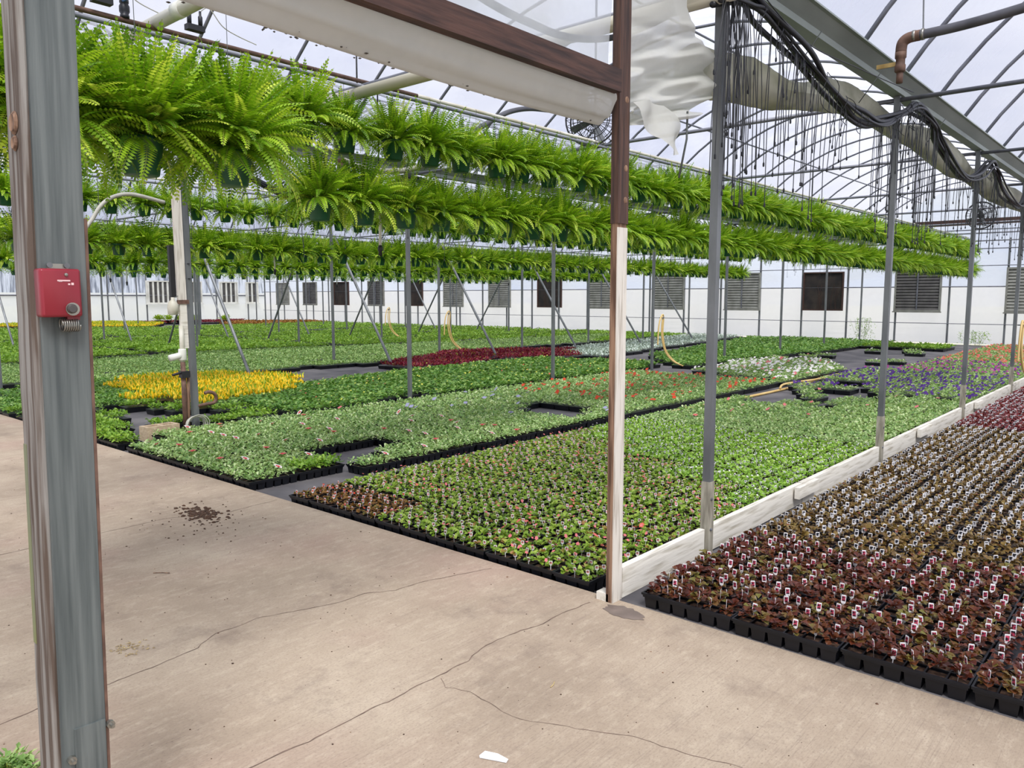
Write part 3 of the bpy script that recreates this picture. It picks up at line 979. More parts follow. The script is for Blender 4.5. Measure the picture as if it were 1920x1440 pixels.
def hanger(h):
    b = MB()
    for j in range(3):
        a = 2 * PI * j / 3 + 0.4
        b.tube([(0.104 * math.cos(a), 0.104 * math.sin(a), 0.07), (0.004 * math.cos(a), 0.004 * math.sin(a), min(h, 0.42))], 0.0016, 4, caps=False)
    if h > 0.43:
        b.tube([(0, 0, 0.42), (0, 0, h)], 0.0018, 4, caps=False)
    b.tube([(0, 0, h - 0.02), (0, 0.012, h + 0.012), (0, 0.0, h + 0.036)], 0.0022, 4)
    return b.mesh('wire_hanger', [M['wire']])


RAILZ = 3.46
HANG = {z: hanger(RAILZ - z) for z in (2.96, 2.36, 2.30, 3.01, 2.38)}
proto = {}
n_fern = 0


def make_fern(x, y, z, me, label, group, seed):
    """first call builds the hanging fern; later calls copy it and its parts"""
    global n_fern
    rg = random.Random(seed)
    n_fern += 1
    if 'fern' not in proto:
        t = thing('hanging_fern', label, 'fern', (x, y, z), 0, group)
        parts = [link('fronds', me, t), link('pot', POT, t), link('wire_hanger', HANG[z], t)]
        proto['fern'] = (t, parts)
    else:
        t0, ps = proto['fern']
        t = t0.copy(); COL.objects.link(t)
        t.location = (x, y, z)
        parts = []
        for p in ps:
            c = p.copy(); COL.objects.link(c); c.parent = t
            parts.append(c)
        parts[0].data = me
        parts[2].data = HANG[z]
        t['label'] = label; t['group'] = group
    parts[0].rotation_euler = (rg.uniform(-.06, .06), rg.uniform(-.06, .06), rg.uniform(0, 6.28))
    s = rg.uniform(0.9, 1.1)
    parts[0].scale = (s, s, s * rg.uniform(0.92, 1.1))
    return t


def fern_row(x, z, y0, y1, dy, meshes, rowlabel, group, seed, skip=(), limit=None):
    ys = []
    y = y0
    while y < y1:
        ys.append(y); y += dy
    n = 0
    rest = []
    for i, yy in enumerate(ys):
        if i in skip: continue
        rg = random.Random(seed * 1000 + i)
        yy += rg.uniform(-.04, .04)
        if not seen([(x, yy, z), (x, yy, z + .4), (x - .3, yy, z), (x + .3, yy + .3, z)], 30):
            continue
        n += 1
        if limit and n > limit:
            rest.append((x + rg.uniform(-.03, .03), yy, z)); continue
        make_fern(x + rg.uniform(-.03, .03), yy, z, meshes[rg.randrange(len(meshes))], 'hanging fern in green pot, %s from frame edge, %s' % (ordn(n), rowlabel), group, seed * 77 + i)
    return rest


RAILS = [(-5.6, 'nearest fern rows', 28.9), (-3.8, 'short near fern row', 4.5), (-12.7, 'second pair of fern rows', 27.8), (-19.7, 'third pair of fern rows', 30), (-26.7, 'fourth pair of fern rows', 30)]
for (x, nm, ye) in RAILS:
    y0 = -2.0 if x > -6 else 2.0
    o = MB().tube([(x, y0, RAILZ), (x, ye + .2, RAILZ)], 0.019, 8).build('hanger_rail', M['steel_dark'], None, True)
    tag(o, 'long dark pipe rail carrying the %s' % nm, 'rail', 'fern rails')
    if x in (-5.6, -12.7):
        ym = 5.2 if x > -6 else y0
        if x > -6:
            o = MB().tube([(x - .13, y0, RAILZ + .085), (x - .13, ym, RAILZ + .085)], 0.019, 8).build('hanger_rail', M['rust'], None, True)
            tag(o, 'rusty brown pipe beside the rail of the %s' % nm, 'rail', 'fern rails')
        o = MB().tube([(x - .13, ym, RAILZ + .085), (x - .13, ye + .2, RAILZ + .085)], 0.019, 8).build('hanger_rail', M['pvc_old'], None, True)
        tag(o, 'pale pipe beside the rail of the %s' % nm, 'rail', 'fern rails')
fern_row(-5.6, 2.96, 1.45, 28.8, 0.47, FERN, 'nearest upper fern row', 'ferns of the nearest upper row', 1)
fern_row(-5.55, 2.36, 3.92, 28.8, 0.47, FERN, 'nearest long lower row', 'ferns of the nearest lower row', 2)
fern_row(-3.8, 2.30, 0.86, 2.3, 0.43, FERN_BIG, 'short near lower row', 'big ferns of the short near row', 3)
fern_row(-12.7, 3.01, 3.3, 27.6, 0.47, FERN_FAR, 'second upper fern row', 'ferns of the second upper row', 4)
fern_row(-12.7, 2.38, 3.4, 27.6, 0.47, FERN_FAR, 'second lower fern row', 'ferns of the second lower row', 5)
lim = max(0, 300 - n_fern)
rest = fern_row(-19.7, 2.38, 5.2, 29.8, 0.47, FERN_FAR, 'third lower fern row', 'ferns of the third lower row', 6, limit=min(lim, 50))
lim = max(0, 300 - n_fern)
rest += fern_row(-19.7, 3.01, 5.2, 29.8, 0.47, FERN_FAR, 'third upper fern row', 'ferns of the third upper row', 7, limit=max(1, lim))
rest += fern_row(-26.7, 3.01, 7.0, 29.8, 0.47, FERN_FAR, 'fourth upper fern row', 'far', 8, limit=-1) if False else []
for z in (2.38, 3.01):
    for y in np.arange(7.0, 29.8, 0.5):
        rest.append((-26.7, float(y), z))


def simple_ferns(spots, name, label):
    b = MB()
    rg = np.random.default_rng(9)
    src = []
    for me in FERN_FAR:
        n = len(me.vertices)
        co = np.empty(n * 3, np.float32); me.vertices.foreach_get('co', co)
        tn = np.empty(n, np.float32); me.attributes['tone'].data.foreach_get('value', tn)
        nf = len(me.polygons)
        lv = np.empty(nf * 4, np.int32); me.loops.foreach_get('vertex_index', lv)
        mi = np.empty(nf, np.int32); me.polygons.foreach_get('material_index', mi)
        keep = (mi == 0) & (rg.random(nf) < 0.6)
        src.append((co.reshape(-1, 3), tn, lv.reshape(-1, 4)[keep]))
    for (x, y, z) in spots:
        co, tn, lv = src[rg.integers(len(src))]
        a = rg.uniform(0, 6.28)
        c, s = math.cos(a), math.sin(a)
        used, inv = np.unique(lv, return_inverse=True)
        P = co[used]
        Q = np.stack([P[:, 0] * c - P[:, 1] * s + x, P[:, 0] * s + P[:, 1] * c + y, P[:, 2] + z], 1)
        b.fast(Q, inv.reshape(-1, 4), 0, tn[used])
        b.lathe((x, y, z), [(0.07, -0.09), (0.105, 0.07)], 8, 1)
        b.tube([(x, y, z + .05), (x, y, RAILZ)], 0.002, 3, 2, caps=False)
    o = b.build(name, [M['fern'], M['pot'], M['wire']])
    tag(o, label, 'ferns', kind='stuff')


if rest:
    simple_ferns(rest, 'hanging_ferns', 'far rows of green hanging ferns deep in the greenhouse')

# ------------------------------------------------------------------ plant trays
TL, TW, TH = 0.508, 0.266, 0.084
ZUP = 0.018
CX_ = [(-2.5 + i) * 0.0825 for i in range(6)]
CY_ = [(-1 + j) * 0.0835 for j in range(3)]


def tray_mesh():
    b = MB()
    # rim
    for s in (-1, 1):
        b.box((0, s * (TW / 2 - 0.004), TH - 0.005), (TL, 0.008, 0.012))
        b.box((s * (TL / 2 - 0.004), 0, TH - 0.005), (0.008, TW - 0.016, 0.012))
    for x in [(-2 + i) * 0.0825 for i in range(5)]:
        b.box((x, 0, TH - 0.005), (0.006, TW - 0.016, 0.006))
    for y in (-0.0418, 0.0418):
        b.box((0, y, TH - 0.006), (TL - 0.016, 0.006, 0.006))
    # cells, tapered, each with its soil
    for x in CX_:
        for y in CY_:
            h = TH - 0.012
            w0, w1 = 0.030, 0.0375
            V = [(x - w0, y - w0, 0.001), (x + w0, y - w0, 0.001), (x + w0, y + w0, 0.001), (x - w0, y + w0, 0.001),
                 (x - w1, y - w1, h), (x + w1, y - w1, h), (x + w1, y + w1, h), (x - w1, y + w1, h)]
            b.add(V, [(0, 3, 2, 1), (0, 1, 5, 4), (1, 2, 6, 5), (2, 3, 7, 6), (3, 0, 4, 7)], 0)
            b.add([(x - w1, y - w1, h - .004), (x + w1, y - w1, h - .004), (x + w1, y + w1, h - .004), (x - w1, y + w1, h - .004)], [(0, 1, 2, 3)], 1)
    # skirt under the rim
    for s in (-1, 1):
        b.box((0, s * (TW / 2 - 0.0075), TH - 0.017), (TL - 0.012, 0.003, 0.014))
        b.box((s * (TL / 2 - 0.0075), 0, TH - 0.017), (0.003, TW - 0.02, 0.014))
    return b.mesh('tray', [M['plastic'], M['soil']])


TRAY = tray_mesh()

# how each crop grows: leaf material, leaves per plant, leaf length, width, height of the leaf bases, reach, elevation range, flowers
CROPS = {
    'begonia_red': dict(m='begonia_red', n=16, L=.036, W=.034, z=(.070, .102), s=.020, el=(-5, 50), fl=[(.03, 'p_orange', 'p_red', .016)], tag='tagpic_red', d='dark red leaved begonias', nm='begonia_tray'),
    'begonia_bronze': dict(m='begonia_bronze', n=13, L=.034, W=.030, z=(.070, .095), s=.018, el=(-5, 50), fl=[(.06, 'p_white', 'p_white', .010)], tag='tagpic_white', d='olive bronze begonias', nm='begonia_tray'),
    'begonia_wine': dict(m='begonia_wine', n=14, L=.042, W=.036, z=(.072, .105), s=.022, el=(-5, 50), fl=[], tag='tagpic_white', d='wine red begonias', nm='begonia_tray'),
    'begonia_green': dict(m='begonia_green', n=13, L=.036, W=.032, z=(.070, .095), s=.020, el=(0, 50), fl=[(.30, 'p_pink', 'p_pink', .011), (.06, 'p_salmon', 'p_pink', .018)], tag='tagpic_pink', d='green begonias with pink blooms', nm='begonia_tray'),
    'begonia_rust': dict(m='begonia_rust', n=10, L=.034, W=.028, z=(.068, .085), s=.018, el=(0, 50), fl=[(.15, 'p_orange', 'p_orange', .010)], tag='tagpic_orange', d='rusty begonias with orange tags', nm='begonia_tray'),
    'lime': dict(m='lime', n=15, L=.042, W=.026, z=(.070, .100), s=.022, el=(0, 60), fl=[(.5, 'p_white', 'p_white', .008)], tag='tagpic_white', d='bright green tagged seedlings', nm='bedding_tray'),
    'pet_pink': dict(m='petunia', n=17, L=.046, W=.024, z=(.070, .105), s=.026, el=(-5, 60), fl=[(.02, 'p_pink', 'p_salmon', .034)], d='petunias with few pink flowers', nm='petunia_tray'),
    'pet_purple': dict(m='petunia', n=14, L=.044, W=.024, z=(.070, .105), s=.026, el=(-5, 60), fl=[(.38, 'p_purple', 'p_purple', .030)], d='violet flowering petunias', nm='petunia_tray'),
    'pet_magenta': dict(m='petunia', n=14, L=.044, W=.024, z=(.070, .105), s=.026, el=(-5, 60), fl=[(.2, 'p_magenta', 'p_magenta', .030), (.12, 'p_purple', 'p_purple', .028)], d='magenta flowering petunias', nm='petunia_tray'),
    'pet_salmon': dict(m='petunia', n=14, L=.044, W=.024, z=(.070, .105), s=.026, el=(-5, 60), fl=[(.16, 'p_salmon', 'p_salmon', .03), (.06, 'p_pink', 'p_pink', .03)], d='salmon flowering petunias', nm='petunia_tray'),
    'pet_star': dict(m='petunia', n=19, L=.046, W=.022, z=(.070, .112), s=.030, el=(-8, 60), fl=[(.036, 'p_white', 'p_red', .042), (.010, 'p_pink', 'p_red', .038), (.008, 'p_white', 'p_salmon', .036)], d='soft green petunias', nm='petunia_tray'),
    'pet_lilac': dict(m='petunia', n=19, L=.046, W=.022, z=(.070, .112), s=.030, el=(-8, 60), fl=[(.026, 'p_lilac', 'p_dark', .040)], d='petunias with few lilac flowers', nm='petunia_tray'),
    'pet_orange': dict(m='petunia', n=19, L=.046, W=.022, z=(.070, .112), s=.030, el=(-8, 60), fl=[(.10, 'p_orange', 'p_red', .034)], d='orange red flowered petunias', nm='petunia_tray'),
    'pet_white': dict(m='petunia', n=15, L=.046, W=.024, z=(.070, .112), s=.030, el=(-8, 60), fl=[(.28, 'p_white', 'p_white', .034), (.02, 'p_pink', 'p_white', .034)], d='white flowering petunias', nm='petunia_tray'),
    'dark': dict(m='darkgreen', n=17, L=.058, W=.036, z=(.075, .125), s=.030, el=(-12, 50), fl=[(.05, 'p_yellow', 'p_yellow', .020), (.008, 'p_salmon', 'p_salmon', .02)], d='dark green bedding plants', nm='bedding_tray'),
    'dark_plain': dict(m='darkgreen', n=17, L=.052, W=.032, z=(.075, .125), s=.030, el=(-12, 50), fl=[], d='plain dark green bedding plants', nm='bedding_tray'),
    'fresh': dict(m='freshgreen', n=18, L=.056, W=.028, z=(.075, .13), s=.030, el=(-5, 65), fl=[], d='fresh green bedding plants', nm='bedding_tray'),
    'blue': dict(m='bluegreen', n=16, L=.042, W=.020, z=(.070, .10), s=.028, el=(0, 65), fl=[], d='small blue green seedlings', nm='bedding_tray'),
    'silver': dict(m='silver', n=15, L=.05, W=.020, z=(.070, .11), s=.028, el=(10, 70), fl=[], d='silver leaved plants', nm='bedding_tray'),
    'maroon': dict(m='maroon', n=13, L=.06, W=.022, z=(.075, .13), s=.024, el=(20, 80), fl=[], d='maroon leaved plants', nm='bedding_tray'),
    'plume': dict(m='plumegreen', n=8, L=.09, W=.020, z=(.07, .14), s=.024, el=(35, 80), fl=[], plume=3, d='yellow plume flowers', nm='plume_flower_tray'),
    'orange': dict(m='orange_l', n=12, L=.07, W=.03, z=(.07, .14), s=.03, el=(0, 70), fl=[], d='orange brown plants', nm='bedding_tray'),
}


def leaf_geo(rg, C, px, py, nl, scale, simple):
    """leaves for plants at px, py (arrays): returns verts, quads, tones"""
    N = len(px) * nl
    x = np.repeat(px, nl); y = np.repeat(py, nl)
    ptone = np.repeat(rg.normal(0, 0.13, len(px)), nl)
    az = rg.uniform(0, 2 * PI, N)
    rr = C['s'] * np.sqrt(rg.uniform(0, 1, N))
    el = np.radians(rg.uniform(C['el'][0], C['el'][1], N))
    L = C['L'] * scale * rg.uniform(.7, 1.2, N)
    W = C['W'] * scale * rg.uniform(.75, 1.15, N)
    z = rg.uniform(C['z'][0], C['z'][1], N) + C.get('up', ZUP)
    B = np.stack([x + rr * np.cos(az) * .7, y + rr * np.sin(az) * .7, z], 1)
    D = np.stack([np.cos(el) * np.cos(az), np.cos(el) * np.sin(az), np.sin(el)], 1)
    S = np.stack([-np.sin(az), np.cos(az), np.zeros(N)], 1)
    tilt = rg.normal(0, .35, N)
    U = np.cross(D, S)
    S = S * np.cos(tilt)[:, None] + U * np.sin(tilt)[:, None]
    tone = np.clip(0.5 + ptone + rg.normal(0, .2, N), 0, 1)
    tip = B + D * L[:, None]; tip[:, 2] -= 0.22 * L
    mid = B + D * (L * .5)[:, None]
    hw = S * (W * .5)[:, None]
    up = np.array([0, 0, 1.0]) * (W * .13)[:, None]
    if simple:
        V = np.stack([B, mid + hw, tip, mid - hw], 1).reshape(-1, 3)
        return V, np.arange(N * 4).reshape(-1, 4), np.repeat(tone, 4)
    q = B + D * (L * .78)[:, None]; q[:, 2] -= 0.08 * L
    hq = S * (W * .36)[:, None]
    V = np.stack([B, mid + hw + up, q + hq + up * .6, tip, q - hq + up * .6, mid - hw + up, mid, q], 1).reshape(-1, 3)
    k = np.arange(N)[:, None] * 8
    F = np.concatenate([k + np.array([[0, 6, 1, 1]]), k + np.array([[6, 7, 2, 1]]), k + np.array([[7, 3, 2, 2]]),
                        k + np.array([[0, 5, 6, 6]]), k + np.array([[5, 4, 7, 6]]), k + np.array([[4, 3, 7, 7]])])
    return V, F, np.repeat(tone, 8)


def add_flower(b, rg, p, r, m_out, m_in, simple):
    a0 = rg.uniform(0, 6.28)
    nx, ny = rg.normal(-.1, .3), rg.normal(-.35, .3)
    def P(rad, a, h):
        x, y = rad * math.cos(a), rad * math.sin(a)
        return (p[0] + x, p[1] + y, p[2] + h - x * nx - y * ny)
    if simple:
        b.add([P(r, a0 + i * PI / 2, 0) for i in range(4)], [(0, 1, 2, 3)], m_out)
        return
    n = 10
    ring0 = [P(r * .16, a0 + 2 * PI * i / n, -r * .25) for i in range(n)]
    ring1 = [P(r * (.62 if i % 2 else .42), a0 + 2 * PI * i / n, 0) for i in range(n)]
    ring2 = [P(r * (.78 if i % 2 else 1.0), a0 + 2 * PI * i / n, r * .10 if i % 2 else -.02 * r) for i in range(n)]
    V = ring0 + ring1 + ring2
    F0 = [(i, (i + 1) % n, n + (i + 1) % n, n + i) for i in range(n)] + [tuple(range(n - 1, -1, -1))]
    F1 = [(n + i, n + (i + 1) % n, 2 * n + (i + 1) % n, 2 * n + i) for i in range(n)]
    k = b.n
    b.add(V, F0, m_in)
    b.f.extend([[q + k for q in f] for f in F1]); b.m.extend([m_out] * len(F1))


def crop_mats(C):
    ms = [C['m']]
    for f in C['fl']:
        for q in (f[1], f[2]):
            if q not in ms: ms.append(q)
    if C.get('plume'): ms.append('plume')
    return ms


def grow(b, rg, C, px, py, ms, nl=None, scale=1.0, simple=False, flscale=1.0):
    px = np.asarray(px, float); py = np.asarray(py, float)
    V, F, t = leaf_geo(rg, C, px, py, nl or C['n'], scale, simple)
    if simple:
        b.fast(V, F, 0, t)
    else:
        F = [tuple(dict.fromkeys(f)) for f in F.tolist()]
        b.add(V, F, 0, t)
    for (pr, mo, mi, r) in C['fl']:
        for x, y in zip(px, py):
            if rg.random() < pr:
                add_flower(b, rg, (x + rg.uniform(-.03, .03), y + rg.uniform(-.03, .03), C['z'][1] + ZUP + rg.uniform(.022, .042)), r * rg.uniform(.8, 1.1) * flscale, ms.index(mo), ms.index(mi), simple)
    if C.get('plume'):
        k = ms.index('plume')
        for x, y in zip(px, py):
            for _ in range(C['plume'] if not simple else 2):
                xx, yy = x + rg.uniform(-.035, .035), y + rg.uniform(-.035, .035)
                h0, h1 = rg.uniform(.11, .16), rg.uniform(.18, .25)
                w = rg.uniform(.012, .02) * scale ** .5
                a = rg.uniform(0, 3.14)
                n = 4
                V = [(xx + w * .5 * math.cos(a + 2 * PI * i / n), yy + w * .5 * math.sin(a + 2 * PI * i / n), h0) for i in range(n)] + \
                    [(xx + w * math.cos(a + 2 * PI * i / n), yy + w * math.sin(a + 2 * PI * i / n), h0 + (h1 - h0) * .35) for i in range(n)] + [(xx + rg.normal(0, .006), yy + rg.normal(0, .006), h1)]
                F = [(i, (i + 1) % n, n + (i + 1) % n, n + i) for i in range(n)] + [(n + i, n + (i + 1) % n, 2 * n) for i in range(n)]
                b.add(V, F, k, np.full(9, rg.random()))


def tag_geo(b, c, w, h, az, lean=0.0, mo=0, mi=1, both=False):
    """one printed card standing in the soil"""
    rot = Matrix.Rotation(az, 3, 'Z') @ Matrix.Rotation(lean, 3, 'X')
    def T(p):
        q = rot @ Vector(p)
        return (c[0] + q.x, c[1] + q.y, c[2] + q.z)
    t = 0.0006
    ol = [(-.32 * w, 0), (.32 * w, 0), (.5 * w, .18 * h), (.5 * w, .94 * h), (.44 * w, h), (-.44 * w, h), (-.5 * w, .94 * h), (-.5 * w, .18 * h)]
    n = len(ol)
    V = [T((x, -t, z)) for x, z in ol] + [T((x, t, z)) for x, z in ol]
    F = [tuple(range(n)), tuple(range(2 * n - 1, n - 1, -1))] + [(i, n + i, n + (i + 1) % n, (i + 1) % n) for i in range(n)]
    b.add(V, F, mo)
    st = 0.004
    V = [T((-st / 2, -t, -.045)), T((st / 2, -t, -.045)), T((st / 2, -t, 0.002)), T((-st / 2, -t, 0.002))]
    b.add(V, [(0, 1, 2, 3)], mo)
    for s in ((-1, 1) if both else (-1,)):
        y = s * (t + .0004)
        q = [(-.36 * w, .30 * h), (.36 * w, .30 * h), (.36 * w, .86 * h), (-.36 * w, .86 * h)]
        b.add([T((x, y, z)) for x, z in q], [(0, 1, 2, 3)], mi)


TAGW = {'begonia_red': (.023, .046), 'begonia_bronze': (.024, .036), 'begonia_wine': (.024, .036), 'begonia_green': (.021, .026), 'begonia_rust': (.019, .030), 'lime': (.021, .018)}
TAGZ = {'begonia_red': .096, 'begonia_bronze': .098, 'begonia_wine': .098, 'begonia_green': .098, 'begonia_rust': .088, 'lime': .108}
FOL, PLANT, TAGS, TAG1 = {}, {}, {}, {}


def fol_mesh(ck, var, nl=None):
    key = (ck, var, nl)
    if key not in FOL:
        C = CROPS[ck]
        rg = np.random.default_rng(abs(hash_(ck)) % 9999 + var * 17)
        b = MB()
        px = np.array([x for x in CX_ for y in CY_]) + rg.normal(0, .004, 18)
        py = np.array([y for x in CX_ for y in CY_]) + rg.normal(0, .004, 18)
        ms = crop_mats(C)
        grow(b, rg, C, px, py, ms, nl)
        FOL[key] = b.mesh('foliage', [M[q] for q in ms])
    return FOL[key]


def hash_(s):
    h = 7
    for ch in s: h = (h * 31 + ord(ch)) % 1000003
    return h


def plant_mesh(ck, var):
    key = (ck, var)
    if key not in PLANT:
        C = CROPS[ck]
        rg = np.random.default_rng(hash_(ck) % 9999 + var * 29 + 5)
        b = MB(); ms = crop_mats(C)
        grow(b, rg, C, [0.0], [0.0], ms, C['n'] + 3)
        PLANT[key] = b.mesh('plant', [M[q] for q in ms])
    return PLANT[key]


def tag_mesh(ck):
    if ck not in TAG1:
        b = MB(); w, h = TAGW[ck]
        tag_geo(b, (0, 0, 0), w, h, 0, 0, 0, 1)
        TAG1[ck] = b.mesh('plant_tag', [M['tagwhite'], M[CROPS[ck]['tag']]])
    return TAG1[ck]


def tags_mesh(ck, var, turned):
    key = (ck, var, turned)
    if key not in TAGS:
        rg = random.Random(var * 5 + 1)
        b = MB(); w, h = TAGW[ck]
        for x in CX_:
            for y in CY_:
                if rg.random() < .16: continue
                tag_geo(b, (x + rg.uniform(-.01, .01), y + rg.uniform(-.008, .008), TAGZ[ck] + rg.uniform(-.010, .012)), w, h,
                        (-PI / 2 + .3 if turned else .1) + rg.uniform(-.4, .4), rg.uniform(-.15, .1))
        TAGS[key] = b.mesh('plant_tags', [M['tagwhite'], M[CROPS[ck]['tag']]])
    return TAGS[key]


# ---- where the trays stand
cells = []
occ = {}


def free(x, y, rot):
    hx, hy = (.13, .25) if rot else (.25, .13)
    gx, gy = int(math.floor(x)), int(math.floor(y))
    for a in (-1, 0, 1):
        for c in (-1, 0, 1):
            for (x2, y2, hx2, hy2) in occ.get((gx + a, gy + c), ()):
                if abs(x - x2) < hx + hx2 and abs(y - y2) < hy + hy2:
                    return False
    occ.setdefault((gx, gy), []).append((x, y, hx, hy))
    return True


def put(x, y, rot, ck, where, jit=.004, turn=None):
    for i in range(1, 9):                                  # posts stand between the trays
        for k in range(0, 7):
            px_, py_ = colx(k), 0.87 + 3.66 * i
            if abs(x - px_) < (.13 if rot else .25) + .06 and abs(y - py_) < (.25 if rot else .13) + .06:
                return
    if not free(x, y, rot): return
    if not seen([(x, y, .1)], 300): return
    rg = random.Random(int(x * 977) + int(y * 7919))
    cells.append(dict(x=x + rg.uniform(-jit, jit), y=y + rg.uniform(-jit, jit), rot=rot, ck=ck, where=where, d=frame_px((x, y, .1))[2],
                      inn=seen([(x, y, .1), (x - .1, y, .1), (x + .1, y, .1), (x, y + .2, .1), (x, y - .2, .1)], 4), tz=turn))


def inpoly(x, y, P):
    c = False
    j = len(P) - 1
    for i in range(len(P)):
        if (P[i][1] > y) != (P[j][1] > y) and x < (P[j][0] - P[i][0]) * (y - P[i][1]) / (P[j][1] - P[i][1]) + P[i][0]:
            c = not c
        j = i
    return c


rg = random.Random(21)
# right of the curb: long side across, rows going away
for j in range(96):
    for i in range(8):
        x, y = -2.122 + .258 + i * .516, 3.472 + .135 + j * .272
        ck = 'begonia_red' if y < 4.75 + .22 * (x + 2.1) else ('begonia_bronze' if y < 10.6 else 'begonia_wine')
        put(x, y, 0, ck, '%s row from concrete, %s right of curb' % (ordn(j + 1), ordn(i + 1)))
# between the curb and the path
for j in range(51):
    for i in range(11):
        x, y = -2.46 - .136 - i * .272, 3.49 + .258 + j * .5165
        if x < -4.3 and y < 4.0: ck = 'begonia_rust'
        elif y < 5.6 + .60 * (-2.3 - x): ck = 'begonia_green'
        elif y < 8.9: ck = 'lime'
        elif y < 13.3: ck = 'pet_pink'
        elif y < 18.2: ck = 'pet_purple'
        elif y < 21.5: ck = 'pet_magenta'
        else: ck = 'pet_salmon'
        if -5.45 < x < -3.7 and 11.4 < y < 15.3 and rg.random() < .58: continue
        if x > -3.7 and 12.7 < y < 13.6 and rg.random() < .55: continue
        if y > 18.5 and x < -5.0: continue
        put(x, y, 1, ck, '%s row from concrete, %s left of curb' % (ordn(j + 1), ordn(i + 1)))
# beyond the path, up to the second post row
for j in range(21):
    for i in range(12):
        x, y = -5.80 - .136 - i * .272, 3.49 + .258 + j * .5165
        if i == 0 and j < 2: continue
        if (i, j) in ((1, 2), (2, 2), (3, 2), (2, 3), (3, 3), (1, 9), (2, 9), (3, 9), (4, 9), (2, 10), (3, 10), (4, 10), (5, 10)): continue
        if x < -8.6 and y < 4.2: continue
        ck = 'pet_star' if y < 6.9 else ('pet_lilac' if y < 9.6 else 'pet_orange')
        if (i, j) in ((1, 1),): ck = 'fresh'
        put(x, y, 1, ck, '%s from concrete, %s from hose path' % (ordn(j + 1), ordn(i + 1)))
near_green = [(-9.02, 3.64, 0), (-9.55, 3.64, 0), (-10.08, 3.64, 0), (-10.6, 3.64, 0), (-11.1, 3.70, 0), (-9.9, 3.94, 0), (-10.45, 3.94, 0), (-10.95, 4.02, 0), (-10.85, 4.3, 0), (-9.75, 4.55, 1), (-11.75, 5.05, 1), (-11.2, 5.2, 1), (-10.85, 5.3, 1),
              (-9.45, 5.05, 1), (-9.78, 5.65, 1), (-9.15, 5.35, 1), (-9.45, 5.6, 1), (-10.4, 5.75, 1), (-12.35, 3.72, 1), (-8.75, 4.75, 1)]
for n_, (x, y, r_) in enumerate(near_green):
    put(x, y, r_, 'fresh', '%s loose one around the second row post' % ordn(n_ + 1))
iso = [(-8.15, 19.98), (-7.76, 21.07), (-7.6, 21.85), (-7.78, 21.6), (-5.83, 20.39), (-5.57, 20.9), (-6.26, 25.24), (-7.10, 24.51), (-6.50, 25.03), (-5.95, 24.3)]
POLY = [
    ('plume', [(-15.3, 6.1), (-11.3, 4.9), (-10.7, 5.2), (-11.6, 7.6), (-13.4, 8.9), (-15.2, 7.8)], 'yellow patch'),
    ('pet_white', [(-5.7, 14.5), (-8.1, 15.4), (-8.5, 19.0), (-7.0, 20.3), (-5.75, 17.6)], 'white flowering patch behind the path end'),
    ('dark', [(-12.1, 5.7), (-9.2, 5.4), (-9.2, 16.0), (-10.43, 16.6), (-12.94, 15.6), (-12.76, 11.45), (-12.3, 8.46)], 'bed behind the second post row'),
    ('dark_plain', [(-14.64, 4.06), (-13.2, 3.49), (-11.90, 3.49), (-11.47, 3.88), (-11.9, 4.65), (-12.0, 5.42), (-12.67, 5.78), (-15.32, 6.00), (-16.84, 5.60)], 'bed left behind the near post'),
    ('maroon', [(-14.38, 11.9), (-16.3, 16.4), (-14.21, 19.0), (-12.5, 17.05), (-13.49, 14.85), (-12.45, 12.70), (-12.68, 11.53)], 'maroon patch'),
    ('silver', [(-14.18, 17.3), (-14.9, 20.69), (-16.10, 30.25), (-13.93, 30.26), (-12.05, 17.43), (-14.4, 17.0)], 'silver patch'),
    ('dark_plain', [(-9.3, 16.6), (-11.28, 18.9), (-11.75, 22.11), (-13.4, 29.9), (-10.56, 30.41), (-8.05, 29.6), (-8.2, 23.68), (-8.7, 18.62), (-8.6, 16.2)], 'far bed before the white wall'),
    ('fresh', [(-9.5, 28.9), (-5.6, 28.0), (-5.9, 26.6), (-8.3, 26.9)], 'far strip before the white wall'),
    ('blue', [(-16.00, 4.45), (-16.84, 5.60), (-15.2, 6.2), (-15.4, 8.64), (-15.27, 10.5), (-15.1, 12.2), (-16.6, 16.6), (-16.0, 22.69), (-19.0, 28.99), (-20.2, 17.42), (-21.6, 12.26), (-21.0, 5.0)], 'bed beyond the third post row'),
    ('fresh', [(-20.3, 17), (-19.2, 29.6), (-16.2, 29.6), (-16.1, 23), (-17, 19)], 'far bed before the end wall'),
    ('fresh', [(-21.6, 5.0), (-21.9, 12.3), (-20.6, 17.5), (-19.6, 29.8), (-31, 30.4), (-31, 8)], 'beds beyond the fourth post row'),
    ('fresh', [(-31.8, 8), (-31.8, 30.4), (-41.0, 30.4), (-41.0, 22), (-42, 17), (-46, 12.8), (-40, 10)], 'beds beyond the fifth post row'),
    ('plume', [(-50.8, 14.3), (-47.46, 13.38), (-41.8, 18.74), (-46.5, 21.5), (-50.8, 20.5)], 'far yellow patch'),
    ('orange', [(-45.84, 25.2), (-42.0, 22.9), (-41.3, 24.5), (-41.2, 29.8), (-45, 30.3), (-47, 27)], 'far orange brown patch'),
    ('maroon', [(-50.5, 21), (-47.5, 22), (-46, 26), (-50, 29)], 'far dull red patch by the left wall'),
]
for (x, y) in iso:
    put(x, y, 0, 'pet_star', 'one of the strays on bare cloth')
